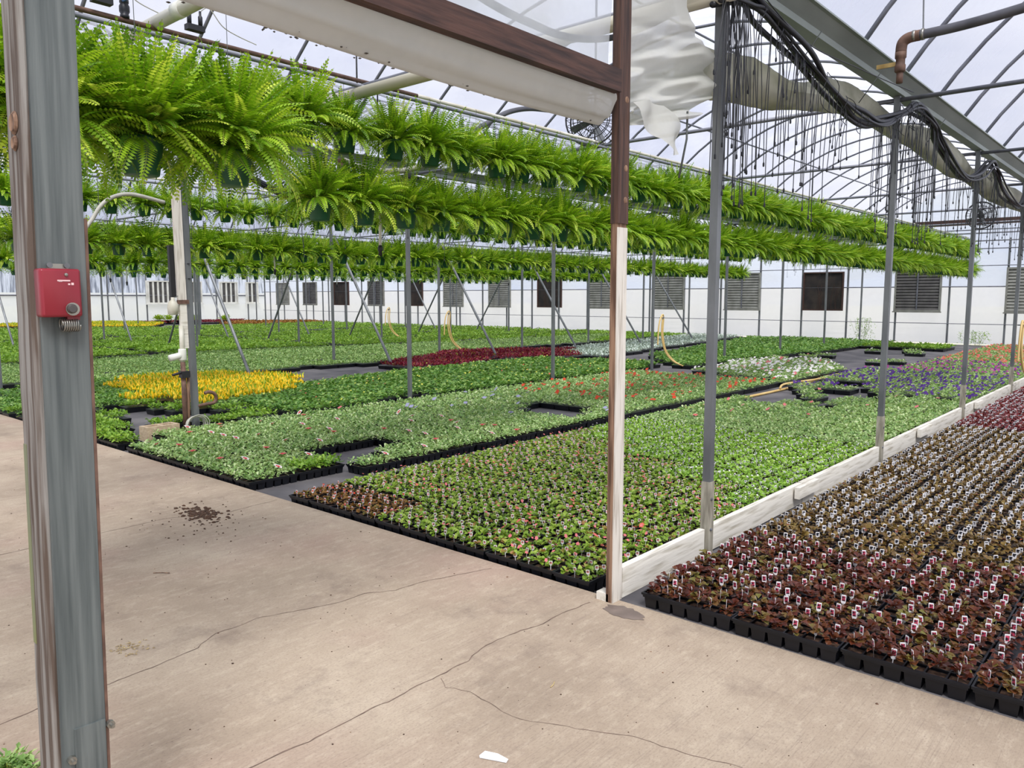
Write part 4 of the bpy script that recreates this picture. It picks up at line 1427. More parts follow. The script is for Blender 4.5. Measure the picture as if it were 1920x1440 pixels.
for (ck, P, nm) in POLY:
    xs = [p[0] for p in P]; ys_ = [p[1] for p in P]
    for i in range(int((max(xs) - min(xs)) / .272) + 2):
        x = -9.42 - .272 * (round((-9.42 - max(xs)) / .272) + i)
        gi = round((-9.42 - x) / .272)
        for j in range(int((max(ys_) - min(ys_)) / .5165) + 2):
            y = 3.49 + .258 + .5165 * (round((min(ys_) - 3.75) / .5165) + j)
            if y < 3.7 or y > 30.6 or not inpoly(x, y, P): continue
            if ck == 'fresh' and x < -21 and (j % 11 == 10 or gi % 7 == 6 or (gi % 7 == 5 and rg.random() < .3)): continue
            if rg.random() < (.13 if ck == 'maroon' else (.09 if ck == 'fresh' and x < -21 else .015)): continue
            if x < -9.2 and x > -16 and abs(x + 16.3) < .3: continue
            put(x, y, 1, ck, '%s from concrete, %s past second posts' % (ordn(int((y - 3.49) / .5165) + 1), ordn(gi + 1)))

cells.sort(key=lambda c: c['d'])
solo = [c for c in cells if c['inn']][:300]
solo_ids = set(id(c) for c in solo)
ndet = 0
seen_lab = {}
pt = None
for c in solo:
    C = CROPS[c['ck']]
    lab = 'tray of %s, %s' % (C['d'], c['where'])
    k = seen_lab.get(lab, 0) + 1
    seen_lab[lab] = k
    if k > 1: lab = lab.replace('tray of', 'another tray of')
    rg = random.Random(int(c['x'] * 811) + int(c['y'] * 4093))
    o = link(C['nm'], TRAY)
    tag(o, lab, 'plant tray', 'plant trays on the greenhouse floor')
    o.location = (c['x'], c['y'], ZL if c['x'] < X0 else 0.0)
    o.rotation_euler = (0, 0, (PI / 2 if c['rot'] else 0) + (PI if rg.random() < .5 else 0) + rg.uniform(-.008, .008))
    turned = o.rotation_euler[2]
    if 'tag' in C and ndet < 30:
        ndet += 1
        for x in CX_:
            for y in CY_:
                p = link('plant', plant_mesh(c['ck'], rg.randrange(7)), o)
                p.location = (x + rg.uniform(-.006, .006), y + rg.uniform(-.006, .006), 0)
                p.rotation_euler = (0, 0, rg.uniform(0, 6.28))
                s = rg.uniform(.85, 1.15)
                p.scale = (s, s, s)
                if rg.random() < .74:
                    q = link('plant_tag', tag_mesh(c['ck']), o)
                    q.location = (x + rg.uniform(-.012, .012), y + rg.uniform(-.012, .012), TAGZ[c['ck']] + rg.uniform(-.012, .014))
                    edge = c['y'] < 3.62 and c['ck'] == 'begonia_red' and rg.random() < .6
                    q.rotation_euler = (rg.uniform(-.15, .1), rg.uniform(-.1, .1), -turned + rg.uniform(-.35, .35) + (-.95 if edge else (.3 if c['rot'] else 0.12)))
    else:
        link('foliage', fol_mesh(c['ck'], rg.randrange(3)), o)
        if 'tag' in C:
            q = link('plant_tags', tags_mesh(c['ck'], rg.randrange(3), True if c['rot'] else False), o)
            if abs(turned) > 2.5 or (c['rot'] and turned > 3): q.rotation_euler = (0, 0, PI)
            tag(q, kind='stuff')

# the remaining trays, one object for each crop
by = {}
for c in cells:
    if id(c) not in solo_ids:
        by.setdefault(c['ck'], []).append(c)
for ck, L in by.items():
    C = CROPS[ck]
    ms = crop_mats(C)
    mats_ = [M[q] for q in ms] + [M['plastic']]
    nb = len(mats_) - 1
    if 'tag' in C:
        mats_ += [M['tagwhite'], M[C['tag']]]
    rg = np.random.default_rng(hash_(ck) % 777)
    rr_ = random.Random(4)
    b = MB()
    for c in L:
        sx, sy = (TW, TL) if c['rot'] else (TL, TW)
        nv0 = len(b.v)
        b.box((c['x'], c['y'], .039), (sx, sy, .078), nb, taper=.93)
        gx, gy = (CY_, CX_) if c['rot'] else (CX_, CY_)
        px = np.array([c['x'] + x for x in gx for y in gy]) + rg.normal(0, .006, 18)
        py = np.array([c['y'] + y for x in gx for y in gy]) + rg.normal(0, .006, 18)
        ratio = min(1.0, (7.5 / c['d']) ** 1.25)
        nl = max(2, int(round(C['n'] * ratio)))
        if c['d'] > 26:
            sel = rg.random(18) < .7
            px, py = px[sel], py[sel]
        sc = min(2.1, math.sqrt(C['n'] / nl)) * .95
        grow(b, rg, C, px, py, ms, nl, sc, c['d'] > 10.5, flscale=min(1.25, .9 + c['d'] * .012))
        if 'tag' in C and c['d'] < 19:
            w, h = TAGW[ck]
            for x, y in zip(px, py):
                tag_geo(b, (x, y + rr_.uniform(-.01, .01), TAGZ[ck] + rr_.uniform(-.010, .012)), w, h, .25 + rr_.uniform(-.4, .4), 0, nb + 1, nb + 2)
        if c['x'] < X0:
            for q in range(nv0, len(b.v)):
                b.v[q] = b.v[q] + np.array([0, 0, ZL], np.float32)
    o = b.build(C['nm'] + 's', mats_)
    tag(o, 'further trays of %s standing deeper in the greenhouse' % C['d'], 'plant trays', kind='stuff')
print('FERNS', n_fern, 'TRAYS', len(cells), 'SOLO', len(solo), 'detailed', ndet)

# ------------------------------------------------------------------ far wall vents and openings
def louver(x, kind, lab):
    t = thing('louver_vent', lab, 'vent', (x, YF - 0.13, 1.88), 0, 'vents of the far wall')
    w, h = 1.56, 1.52
    b = MB()
    for s in (-1, 1):
        b.box((s * (w / 2 - .03), 0, 0), (.06, .09, h)); b.box((0, 0, s * (h / 2 - .03)), (w - .12, .09, .06))
    b.build('frame', M['louver'], t)
    b = MB()
    n = 13
    for i in range(n):
        z = -h / 2 + .06 + (i + .5) * (h - .12) / n
        b.box((0, 0, z), (w - .12, .012, (h - .12) / n * 1.06), rot=Matrix.Rotation(R(-24), 3, 'X'))
    b.build('louver_slats', M['louver_dark'] if kind == 'ld' else M['louver'], t)
    MB().box((0, -.045, 0), (.04, .02, h - .12)).build('mullion', M['steel_dark'], t)
    MB().box((0, -.03, -h / 2 - .02), (w + .06, .08, .04)).build('sill', M['louver'], t)


def opening(x, lab):
    t = thing('exhaust_opening', lab, 'vent', (x, YF - 0.13, 1.86), 0, 'dark openings of the far wall')
    w, h = 1.56, 1.50
    b = MB()
    for s in (-1, 1):
        b.box((s * (w / 2 - .025), 0, 0), (.05, .08, h)); b.box((0, 0, s * (h / 2 - .025)), (w - .10, .08, .05))
    b.build('frame', M['wood_dark'], t)
    MB().box((0, .02, 0), (w - .1, .02, h - .1)).build('dark_screen', M['opening'], t)
    b = MB()
    rg = random.Random(int(x * 10))
    for i in range(7):
        x0 = rg.uniform(-.6, .6)
        b.tube(spline([(x0, -.01, -.68), (x0 + rg.uniform(-.05, .05), -.02, -.3), (x0 + rg.uniform(-.12, .12), -.01, rg.uniform(-.1, .3))], 4), .006, 4)
    b.build('dry_stems', M['wood_dark'], t)


lv = [(-4.15, 'l'), (-7.67, 'ld'), (-11.06, 'd'), (-14.4, 'l'), (-17.9, 'l'), (-21.5, 'l'), (-24.7, 'd'), (-28.1, 'l'), (-31.6, 'l'), (-34.9, 'd'), (-38.4, 'ld'), (-41.9, 'd'), (-45.4, 'ld'), (-48.7, 'l')]
nd = nl_ = 0
for (x, kd) in lv:
    if kd == 'd':
        nd += 1
        opening(x, 'dark screened opening in the far white wall, %s from the right' % ordn(nd))
    else:
        nl_ += 1
        louver(x, kd, '%s shutter vent in the far white wall, %s from the right' % ('dark' if kd == 'ld' else 'grey', ordn(nl_)))
for n_, (y, wv) in enumerate(((23.7, 1.9), (26.0, 1.1), (28.5, 1.4), (30.3, 1.0))):
    t = thing('slatted_vent', 'white vent with upright slats in left wall, %s from near end' % ordn(n_ + 1), 'vent', (XL + .12, y, 1.95), 0, 'slatted vents of the left wall')
    b = MB()
    for s in (-1, 1):
        b.box((0, s * (wv / 2 - .04), 0), (.07, .08, 1.5)); b.box((0, 0, s * .71), (.07, wv - .16, .08))
    b.build('frame', M['pvc'], t)
    b = MB()
    ns_ = int(wv / .28)
    for i in range(ns_):
        b.box((0, -wv / 2 + (i + .5) * wv / ns_, 0), (.04, .12, 1.34))
    b.build('upright_slats', M['pvc'], t)
    MB().box((-.03, 0, 0), (.012, wv - .1, 1.4)).build('dark_screen', M['louver_dark'], t)
    MB().box((.02, 0, -.78), (.12, wv + .1, .05)).build('sill', M['pvc'], t)

# ------------------------------------------------------------------ circulation fans
def hafan(loc, rz, r, label, hang):
    t = thing('circulation_fan', label, 'fan', loc, rz)
    b = MB()
    for yy in (-.09, .09):
        for q in (1.0, .72, .45, .2):
            b.tube([(r * q * math.cos(a), yy * (1.15 if q < .5 else 1), r * q * math.sin(a)) for a in np.linspace(0, 2 * PI, 33)[:-1]], .006 if q < 1 else .011, 5, closed=True)
        for i in range(28):
            a = 2 * PI * i / 28
            b.tube([(r * .2 * math.cos(a), yy * 1.15, r * .2 * math.sin(a)), (r * math.cos(a), yy, r * math.sin(a))], .0035, 4, caps=False)
    for i in range(28):
        a = 2 * PI * i / 28
        b.tube([(r * math.cos(a), -.09, r * math.sin(a)), (r * math.cos(a), .09, r * math.sin(a))], .004, 4, caps=False)
    b.build('guard', M['black'], t)
    for i in range(4):
        a = i * PI / 2 + .4
        P = []
        for s in np.linspace(.1, .9, 6):
            w = r * (.10 + .16 * s)
            row = []
            for u in (-1, 0, 1):
                aa = a + u * w / (r * max(s, .25)) * .5
                row.append((r * s * math.cos(aa), u * .035 - .01 * (1 - u * u), r * s * math.sin(aa)))
            P.append(row)
        MB().grid(P).build('blade', M['steel'], t, True)
    MB().lathe((0, -.02, 0), [(.05, -.01), (.075, 0), (.075, .15), (.05, .17)], 14, axis='y').build('motor', M['black'], t, True)
    MB().tube([(0, .07, 0), (0, .07, hang)], .014, 6).build('hanger_pipe', M['steel_dark'], t)


hafan((-5.8, 8.19, 3.83), R(18), .33, 'round black caged fan hanging behind the white curtain roll', 1.62)
hafan((-4.25, 22.83, 3.68), R(8), .33, 'round caged fan hanging far down beside the curb posts', 1.45)

# ------------------------------------------------------------------ drip tube bundles
def bundle(k, x, seed, P, y_end, ndrip, label, n_parts):
    rg = random.Random(seed)
    while P[-1][0] < y_end:
        y = P[-1][0]
        P += [(y + .95, 3.12), (y + 1.8, 3.02), (y + 2.75, 3.22), (y + 3.66, 3.44)]
    yy = np.array([p[0] for p in P]); zz = np.array([p[1] for p in P])
    t = thing('drip_tube_bundle', label, 'tubing', (x, P[0][0], 0))
    y0 = P[0][0]
    for n_ in range(5):
        pts = spline([(rg.uniform(-.03, .03) + (n_ - 2) * .022, p[0] - y0, p[1] + rg.uniform(-.03, .03) + (n_ % 2) * .04) for p in P], 7)
        MB().tube(pts, .019 if n_ < 4 else .012, 7).build('main_tube', M['tube'], t, True)
    spots = []
    if k == 0:
        spots += [rg.uniform(P[0][0] + .02, P[0][0] + .34) for _ in range(26)]
    while len(spots) < ndrip:
        y = P[0][0] + (y_end - P[0][0]) * rg.random() ** 1.5
        if rg.random() < .7: y = 0.87 + 3.66 * round((y - .87) / 3.66) + rg.gauss(0, .8)
        if P[0][0] < y < y_end: spots.append(y)
    spots.sort()
    rest_ = MB()
    for n_, y in enumerate(spots):
        z = float(np.interp(y, yy, zz))
        ze = rg.uniform(2.2, 2.75) if rg.random() < .8 else rg.uniform(2.7, z - .1)
        dy = rg.gauss(0, .05); dx = rg.gauss(0, .03)
        pts = [(dx * .2, y - y0, z), (dx * .6 + rg.uniform(-.01, .01), y - y0 + dy * .4, z - (z - ze) * .3), (dx, y - y0 + dy * .8 + rg.uniform(-.012, .012), z - (z - ze) * .65), (dx + rg.uniform(-.01, .01), y - y0 + dy, ze)]
        b = MB() if n_ < n_parts else rest_
        b.tube(spline(pts, 3), .0030, 4, caps=False)
        b.lathe((pts[-1][0], pts[-1][1], ze - .03), [(.002, 0), (.007, .004), (.007, .022), (.003, .032)], 6)
        if n_ < n_parts:
            b.build('drip_tube', M['tube'], t)
    # loose loops of thin tube
    for i in range(14):
        y = rg.choice([4.9, 5.3, 6.4, 7.9, 8.4, 9.2, 11.9]) + rg.gauss(0, .2)
        if y < P[0][0]: continue
        z = float(np.interp(y, yy, zz))
        r_ = rg.uniform(.06, .16)
        rest_.tube([(.03 + .02 * math.sin(3 * a), y - y0 + r_ * math.cos(a), z - .05 + r_ * math.sin(a) * rg.uniform(.95, 1.05)) for a in np.linspace(0, 2 * PI * rg.uniform(.6, 1), 20)], .003, 4, caps=False)
    tag(rest_.build('drip_tubes', M['tube'], t), kind='stuff')


bundle(0, X0 + .10, 31, [(4.36, 3.36), (4.7, 3.42), (4.94, 3.39), (5.57, 3.27), (6.22, 3.15), (6.86, 3.08), (7.42, 3.15), (8.04, 3.32), (8.5, 3.46), (9.1, 3.40), (9.45, 3.30), (10.52, 3.04), (11.39, 3.12), (11.98, 3.34), (12.4, 3.32), (13.19, 3.10), (14.5, 3.03), (15.5, 3.36)],
       30.0, 430, 'bundle of black drip tubes with dangling ends along the curb posts', 100)
bundle(1, colx(1) + .10, 32, [(4.53, 3.42), (5.0, 3.3), (6.2, 2.9), (7.2, 3.0), (8.19, 3.40), (9.0, 3.25), (10.0, 3.02), (11.0, 3.15), (11.85, 3.42)],
       28.0, 120, 'bundle of black drip tubes along the second post row', 60)

# ------------------------------------------------------------------ pipes, valves, hoses overhead
o = MB().tube([(-6.6, 4.40, 3.395), (-1.9, 4.40, 3.395)], .05, 14).build('water_main', M['pvc_old'], None, True)
tag(o, 'thick pale water pipe crossing above the first steel post', 'pipe')
t = thing('water_main', 'thick pale water pipe crossing over the near fern rail', 'pipe', (-5.6, 2.72, 3.60))
MB().tube([(-1.0, 0, -.02), (3.2, 0, 0.0)], .047, 14).build('pipe', M['pvc_old'], t, True)
MB().lathe((.22, 0, -.006), [(.052, -.05), (.056, -.05), (.056, .05), (.052, .05)], 14, axis='x').build('joint_collar', M['pvc'], t, True)


def valve(loc, rz, label, hm, bm='rust', size=1.0, hdir=(1, 0, 0)):
    t = thing('ball_valve', label, 'valve', loc, rz)
    s = size
    MB().lathe((0, 0, 0), [(.02 * s, -.07 * s), (.034 * s, -.068 * s), (.034 * s, -.045 * s), (.028 * s, -.04 * s), (.038 * s, -.02 * s), (.038 * s, .02 * s), (.028 * s, .04 * s), (.034 * s, .045 * s), (.034 * s, .068 * s), (.02 * s, .07 * s)], 12).build('body', M[bm], t, True)
    d = Vector(hdir).normalized()
    MB().tube([(0, 0, 0), d * .05 * s], .01 * s, 8).build('stem', M['steel'], t)
    p = d * .055 * s
    q = Vector((0, 0, 1)).cross(d)
    if q.length < .1: q = Vector((1, 0, 0))
    q.normalize()
    b = MB()
    b.tube([p - q * .02 * s, p + q * .15 * s], .011 * s, 6)
    b.build('lever_handle', M[hm], t)
    return t


valve((-5.73, 2.50, 3.62), 0, 'small valve with blue handle on the near fern rail', 'blue', 'tube', .9, (0, -.3, 1))
for n_, (y, z) in enumerate(((2.33, 3.62), (2.98, 3.60))):
    t = thing('solenoid_valve', 'black solenoid valve wired onto the near rail, %s from the left' % ordn(n_ + 1), 'valve', (-5.68, y, z))
    MB().box((0, 0, .0), (.06, .13, .04)).build('body', M['black'], t)
    for dy in (-.04, .045):
        MB().lathe((0, dy, .02), [(.016, 0), (.016, .07), (.009, .08), (.009, .11)], 10).build('solenoid', M['tube'], t, True)
    MB().tube(spline([(0, .04, .12), (.03, .1, .16), (.03, .2, .06), (0, .33, .03), (0, .5, .0)], 5), .004, 5).build('lead_wire', M['hose_grey'], t)
# pale hose looping between two valves beside the upper ferns
hp = [(-6.2, 4.69, 2.93), (-6.2, 4.85, 2.895), (-6.2, 5.04, 2.88), (-6.2, 5.45, 2.93), (-6.2, 5.91, 3.10), (-6.2, 6.25, 3.32), (-6.2, 6.45, 3.46)]
cable(spline(hp, 8), .030, 'hose_grey', 'water_hose', 'pale bent water hose curving up past the upper fern row', 'hose', n=10)
cable(spline([(-6.2, 6.50, 3.49), (-6.2, 6.8, 3.66), (-6.2, 7.1, 3.80), (-6.2, 7.5, 3.90), (-6.2, 8.1, 3.96)], 8), .030, 'greypipe', 'water_pipe', 'dark water pipe rising from the hose toward the curtain roll', 'pipe', n=10)
valve((-6.2, 6.48, 3.40), 0, 'valve with brass lever at the top of the pale hose', 'brass', 'greypipe', 1.3, (0, -1, 0))
valve((-6.2, 4.66, 2.86), 0, 'rusty valve with lever at the low end of the pale hose', 'rust', 'rust', 1.2, (0, .6, -.8))
t = thing('water_hose', 'pale hose arching in front of the second upper fern row', 'hose', (-11.5, 0, 0))
MB().tube(spline([(0, 3.7, 2.86), (0, 3.99, 2.76), (0, 4.27, 2.56), (0, 4.41, 2.67), (0, 4.56, 2.90), (0, 4.75, 3.04), (0, 5.01, 3.09), (0, 5.45, 3.02)], 8), .028, 8).build('hose', M['hose_grey'], t, True)
MB().tube([(0, 4.53, 2.84), (0, 4.53, 3.49)], .004, 5).build('hanger_cord', M['wire'], t)
# rusty pipe with brass lever right of the gutter
t = thing('water_pipe', 'rusty pipe elbow with brass valve lever beside the upper gutter', 'pipe', (-1.86, 6.7, 3.62))
MB().tube(spline([(.10, 0, 0), (.5, 0, .015), (1.4, 0, .10), (2.6, 0, .12), (4.2, 0, .02)], 8), .036, 12).build('long_pipe', M['greypipe'], t, True)
MB().tube(spline([(.13, 0, .0), (.05, 0, -.004), (.008, 0, -.035), (0, 0, -.10)], 6), .041, 12).build('elbow', M['rust'], t, True)
MB().lathe((0, 0, -.25), [(.030, 0), (.040, .01), (.040, .05), (.034, .06), (.034, .10), (.042, .11), (.042, .15)], 12).build('valve_body', M['rust'], t, True)
MB().tube([(0, 0, -.33), (0, 0, -.24)], .024, 10).build('outlet_stub', M['rust'], t, True)
MB().box((-.085, -.01, -.185), (.17, .012, .032)).build('lever_handle', M['brass'], t)
for xx in (.09, .15):
    MB().lathe((xx, 0, .002), [(.040, -.01), (.043, -.01), (.043, .01), (.040, .01)], 12, axis='x').build('hose_clamp', M['coil'], t, True)
MB().tube([(.15, 0, .03), (.13, 0, .55), (.10, 0, 1.0)], .006, 6).build('hanger_rod', M['steel'], t)

# white drop pipes with black nozzles
drops = [(-5.73, 4.72, 2.49, 2.12, 'beside the nearest lower ferns'), (-12.83, 4.72, 2.50, 2.11, 'near the left wooden post'), (-12.83, 8.08, 2.50, 2.15, 'left of the second row post'), (-12.83, 4.60, 3.35, 3.12, 'above the second upper ferns'),
         (-12.83, 17.6, 2.66, 2.35, 'farther along the second fern rows'), (-19.7, 7.93, 2.49, 2.09, 'first under the third fern rows'), (-19.7, 8.31, 2.30, 2.02, 'second under the third fern rows'), (-19.7, 14.52, 2.42, 2.03, 'third under the third fern rows'),
         (-19.7, 17.4, 2.72, 2.15, 'fourth under the third fern rows'), (-19.7, 22.4, 2.78, 2.17, 'fifth under the third fern rows')]
for (x, y, z1, z0, w_) in drops:
    t = thing('drop_pipe', 'white drop pipe with black nozzle hanging %s' % w_, 'pipe', (x, y, 0), 0, 'white drop pipes')
    MB().tube([(0, 0, z1 - .02), (0, 0, RAILZ + .07)], .007, 6).build('feed_tube', M['tube'], t)
    MB().tube([(0, 0, z0), (0.01, 0, z1)], .014, 8).build('white_pipe', M['pvc'], t, True)
    MB().lathe((0, 0, z0 - .10), [(.006, 0), (.020, .01), (.016, .04), (.024, .05), (.024, .08), (.014, .10)], 10).build('nozzle', M['black'], t, True)

# ------------------------------------------------------------------ the utility post in the second row
t = thing('steel_post', 'grey steel post with white board and black straps, second post row', 'post', (colx(1), 4.66, 0))
t.rotation_euler = (R(.6), 0, 0)
MB().box((0, 0, 1.75), (.07, .07, 3.57)).build('shaft', M['steel'], t)
MB().box((.03, -.105, 2.28), (.045, .10, 1.36)).build('white_board', M['wood_white'], t)
MB().box((.03, -.10, 1.30), (.04, .085, .55)).build('lower_board', M['wood_curb'], t)
MB().box((.045, -.10, 1.585), (.03, .14, .05)).build('dark_strap', M['rust'], t)
MB().box((-.02, -.185, 1.95), (.05, .06, .62)).build('black_conduit', M['black'], t)
b = MB()
for zz in (1.86, 2.04):
    b.lathe((0, 0, zz), [(.052, 0), (.054, 0), (.054, .01), (.052, .01)], 4)
b.build('cable_ties', M['black'], t)
t = thing('water_riser', 'white plastic water riser with stub and black valve beside post', 'pipe', (colx(1) + .06, 4.50, 0))
MB().tube([(0, 0, ZL), (0, 0, .86)], .030, 10).build('riser_pipe', M['rust'], t, True)
MB().tube([(0, 0, .86), (0, 0, 1.3)], .028, 10).build('upper_pipe', M['pvc_old'], t, True)
MB().tube([(0, .035, ZL), (0, .06, .7)], .02, 8).build('side_pipe', M['wood_brown'], t, True)
MB().tube([(0, .03, .95), (0, -.16, .915)], .04, 12).build('stub_fitting', M['pvc'], t, True)
MB().lathe((0, 0, .88), [(.042, 0), (.046, .01), (.046, .13), (.042, .14)], 12).build('tee_fitting', M['pvc'], t, True)
b = MB(); b.box((.01, .01, .71), (.09, .10, .08)); b.tube([(.01, 0, .74), (.01, -.14, .71)], .016, 6)
b.build('black_valve', M['black'], t)
t = thing('jug', 'small white plastic jug hanging on the utility post', 'jug', (colx(1) + .04, 4.42, 1.43))
MB().lathe((0, 0, 0), [(.03, 0), (.06, .01), (.065, .10), (.05, .15), (.02, .18), (.018, .21)], 14).build('body', M['pvc_old'], t, True)
MB().tube([(0, 0, .2), (.0, .1, .24)], .004, 5).build('hanging_string', M['wire'], t)
cable(spline([(colx(1) + .02, 4.685, .30), (colx(1) + .02, 4.80, .31), (colx(1) + .02, 4.90, .32), (colx(1) + .02, 4.93, .37), (colx(1) + .02, 4.91, .43), (colx(1) + .02, 4.84, .46), (colx(1) + .02, 4.78, .45)], 6), .022, 'rust', 'faucet_pipe', 'rusty bent tap pipe on the utility post', 'pipe', n=8)
b = MB()
rg = random.Random(8)
for i in range(6):
    r_ = rg.uniform(.10, .15)
    b.tube([(rg.uniform(-.01, .01) + .09 + .02 * i, 4.60 + r_ * math.cos(a), .13 + r_ * .85 * math.sin(a)) for a in np.linspace(0, 2 * PI, 22)[:-1]], .007, 5, closed=True)
for v in b.v: v[:, 0] += colx(1); v[:, 2] += ZL
o = b.build('cable_coil', M['hose_grey'], None, True)
tag(o, 'loose coil of grey cable at the foot of the utility post', 'cable coil')
# concrete block
b = MB()
L_, W_, H_ = .40, .19, .17
b.box((0, -L_ / 2 + .015, H_ / 2), (W_, .03, H_)); b.box((0, L_ / 2 - .015, H_ / 2), (W_, .03, H_)); b.box((0, 0, H_ / 2), (W_ - .06, .03, H_))
b.box((W_ / 2 - .015, 0, H_ / 2), (.03, L_ - .06, H_)); b.box((-W_ / 2 + .015, 0, H_ / 2), (.03, L_ - .06, H_))
o = b.build('concrete_block', M['block'])
o.location = (-9.22, 4.18, ZL)
o.rotation_euler = (0, 0, R(4))
tag(o, 'tan hollow concrete block lying by the utility post', 'concrete block')

# yellow hoses
cable(spline([(-5.10, 9.49, -.015), (-5.45, 9.62, -.015), (-5.62, 9.95, -.015), (-5.62, 10.57, -.015), (-5.55, 11.98, -.015), (-5.52, 13.90, -.015), (-5.60, 15.4, -.015), (-5.75, 16.6, -.015), (-5.72, 17.3, -.015)]), .022, 'hose', 'garden_hose', 'yellow hose lying along the cloth path between the flower beds', 'hose', n=8)
cable(spline([(-5.5, 13.6, .025), (-5.68, 14.3, .03), (-5.55, 15.4, .03), (-5.7, 16.2, -.015), (-5.5, 16.9, -.015)]), .020, 'hose', 'garden_hose', 'second yellow hose strand at the far end of the path', 'hose', n=8)
def hung(x, y, lab):
    t = thing('garden_hose', lab, 'hose', (x, y, 0), 0, 'hung yellow hoses')
    MB().tube(spline([(.06, -.10, .55), (.06, -.08, .9), (.06, -.02, 1.12), (.06, .08, 1.24), (.06, .14, 1.16), (.06, .12, .8), (.1, .2, .42), (.2, .42, .16), (.3, .7, .06 + (ZL if x < X0 - 1 else 0))], 7), .017, 8).build('outer_strand', M['hose'], t, True)
    MB().tube(spline([(.08, .06, 1.2), (.08, .03, .8), (.12, .12, .42), (.2, .32, .18), (.28, .62, .05)], 7), .017, 8).build('inner_strand', M['hose'], t, True)
    MB().lathe((.0, .05, 1.17), [(.01, 0), (.01, .10), (.03, .10), (.03, .11)], 8, axis='x').build('hook', M['steel'], t)
hung(colx(1), 15.75, 'yellow hose hung on the fourth post of the second row')
hung(colx(2), 15.75, 'yellow hose hung on the fourth post of the third row')
hung(colx(3), 19.4, 'yellow hose hung on a far post of the fourth row')
hung(X0 + .02, 15.6, 'yellow hose hung on the last visible curb post')

# ------------------------------------------------------------------ small things on the walkway
b = MB()
rg = random.Random(17)
for i in range(260):
    if i < 170: x, y, q = rg.gauss(-5.60, .13), rg.gauss(2.82, .07), rg.uniform(.006, .018)
    else: x, y, q = rg.gauss(-5.5, .30), rg.gauss(2.75, .16), rg.uniform(.003, .008)
    b.lathe((x, y, .001), [(q, 0), (q * rg.uniform(.6, .95), q * .45), (.0005, q * rg.uniform(.5, .8))], 6)
tag(b.build('soil_crumbs', M['soil']), 'spilled dark potting soil scattered on the concrete', 'soil', kind='stuff')
b = MB()
b.add([(0, 0, .002), (.0, .035, .002), (.05, .045, .004), (.10, .04, .003), (.105, .02, .002), (.01, -.01, .002)] , [(0, 1, 2, 3, 4, 5)])
b.add([(0, 0, .0035), (.0, .035, .0035), (.05, .045, .0055), (.10, .04, .0045), (.105, .02, .0035), (.01, -.01, .0035)], [(5, 4, 3, 2, 1, 0)])
o = b.build('paper_scrap', M['paper'])
o.location = (-1.83, 1.92, 0); o.rotation_euler = (0, 0, R(6))
tag(o, 'torn white paper scrap lying on the concrete in front', 'paper')
for n_, (x, y, L, a, lab) in enumerate(((-4.55, 2.03, .10, 40, 'thin dark twig lying on the concrete left of centre'), (-1.95, 2.50, .05, -70, 'short pale straw lying on the concrete near the cracks'))):
    o = MB().tube([(-L / 2, 0, .004), (0, .004, .005), (L / 2, 0, .004)], .0025, 5).build('twig', M['straw'] if n_ else M['wood_brown'])
    o.location = (x, y, 0); o.rotation_euler = (0, 0, R(a))
    tag(o, lab, 'twig')
b = MB()
rg = random.Random(23)
for i in range(480):
    x, y = rg.uniform(-9, -.2), rg.uniform(.4, 3.4)
    q = rg.uniform(.0015, .0045) * (1.7 if rg.random() < .15 else 1)
    b.lathe((x, y, .0005), [(q, 0), (q * .8, q * .4), (.0004, q * .6)], 5, rg.choice((0, 0, 1)))
tag(b.build('debris', [M['soil'], M['wood_brown']]), 'small dark crumbs scattered over the concrete walkway', 'debris', kind='stuff')


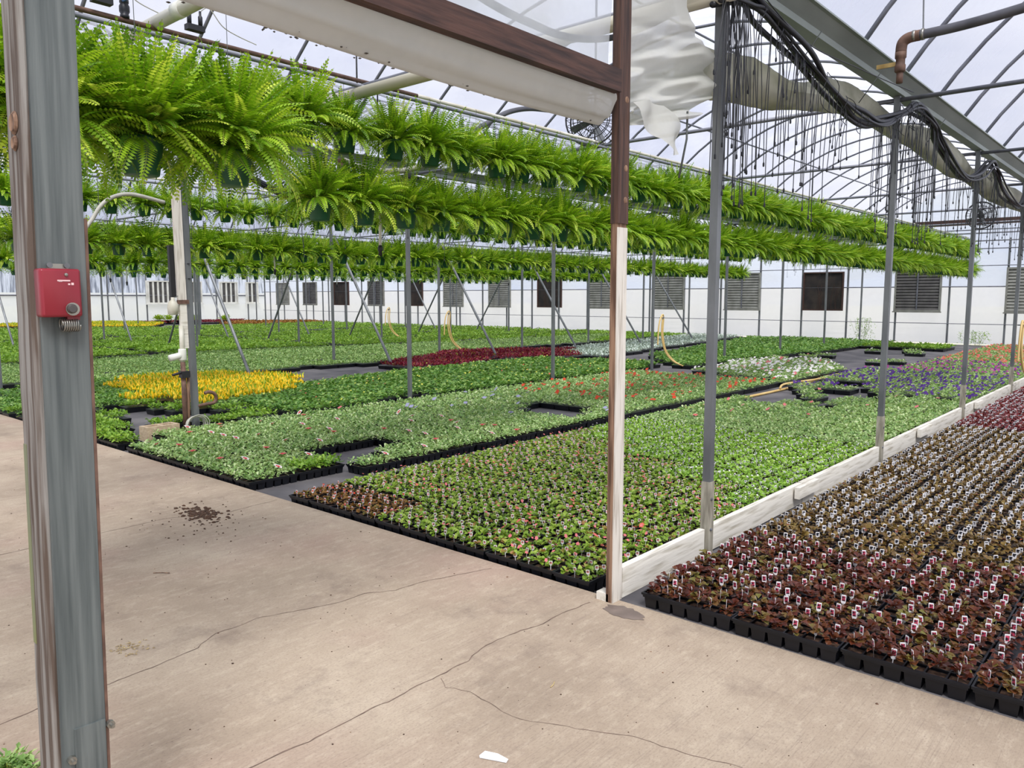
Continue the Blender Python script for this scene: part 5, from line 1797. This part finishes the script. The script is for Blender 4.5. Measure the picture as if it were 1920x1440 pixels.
def weed(x, y, h, r, ck, seed, n, label, name='weed', cat='weed'):
    rg = np.random.default_rng(seed)
    t = thing(name, label, cat, (x, y, ZL if y > 3.5 else 0))
    b = MB()
    px = rg.normal(0, r * .5, n); py = rg.normal(0, r * .5, n)
    C = dict(CROPS[ck]); C['z'] = (h * .15, h); C['s'] = .04; C['L'] = min(.07, .35 * h + .012); C['W'] = C['L'] * .5; C['fl'] = []; C['up'] = 0
    V, F, tn = leaf_geo(rg, C, px, py, 9, 1.0, True)
    b.fast(V, F, 0, tn)
    b.build('leaves', [M[C['m']]], t)
    s_ = MB()
    for i in range(min(n, 12)):
        s_.tube([(px[i] * .3, py[i] * .3, 0), (px[i] * .7, py[i] * .7, h * .5), (px[i], py[i], h * .95)], .003, 4)
    s_.build('stems', [M['frondstem']], t)
    return t


weed(-2.94, .76, .07, .09, 'blue', 41, 40, 'small leafy weed growing behind the near post foot')
weed(-9.4, 30.9, .9, .5, 'blue', 42, 40, 'tall thin weed against the far wall pillar')
weed(-5.6, 30.8, .5, .5, 'fresh', 43, 30, 'low weed against the far wall right of the ferns')
b = MB()
rg_ = np.random.default_rng(51)
C = dict(CROPS['plume']); C['z'] = (.002, .006); C['L'] = .016; C['W'] = .007; C['el'] = (-4, 8); C['s'] = .02; C['up'] = 0
V, F, tn = leaf_geo(rg_, C, rg_.normal(-3.67, .04, 22), rg_.normal(1.47, .035, 22), 4, 1, True)
V[:, 2] = np.maximum(V[:, 2], .002)
b.fast(V, F, 0, tn)
tag(b.build('fallen_leaves', [M['straw']]), 'little heap of dry yellowish leaf bits on the concrete', 'leaves', kind='stuff')
for n_, (x, y) in enumerate(((-48.2, 22.1), (-47.7, 22.5), (-47.2, 22.96), (-46.5, 23.57), (-45.1, 24.8))):
    t = thing('potted_plant', 'round green potted plant far left, %s from the left' % ordn(n_ + 1), 'potted plant', (x, y, ZL), 0, 'far round potted plants')
    MB().lathe((0, 0, 0), [(.12, 0), (.16, .22), (.17, .22), (.17, .25), (.15, .25), (.15, .2)], 12).build('pot', M['plastic'], t, True)
    b = MB()
    rg_ = np.random.default_rng(60 + n_)
    C = dict(CROPS['plume']); C['z'] = (.26, .5); C['L'] = .16; C['W'] = .05; C['s'] = .12; C['el'] = (0, 80); C['up'] = 0
    V, F, tn = leaf_geo(rg_, C, rg_.normal(0, .1, 20), rg_.normal(0, .1, 20), 9, 1.2, True)
    b.fast(V, F, 0, tn)
    b.build('foliage', [M['plumegreen']], t)
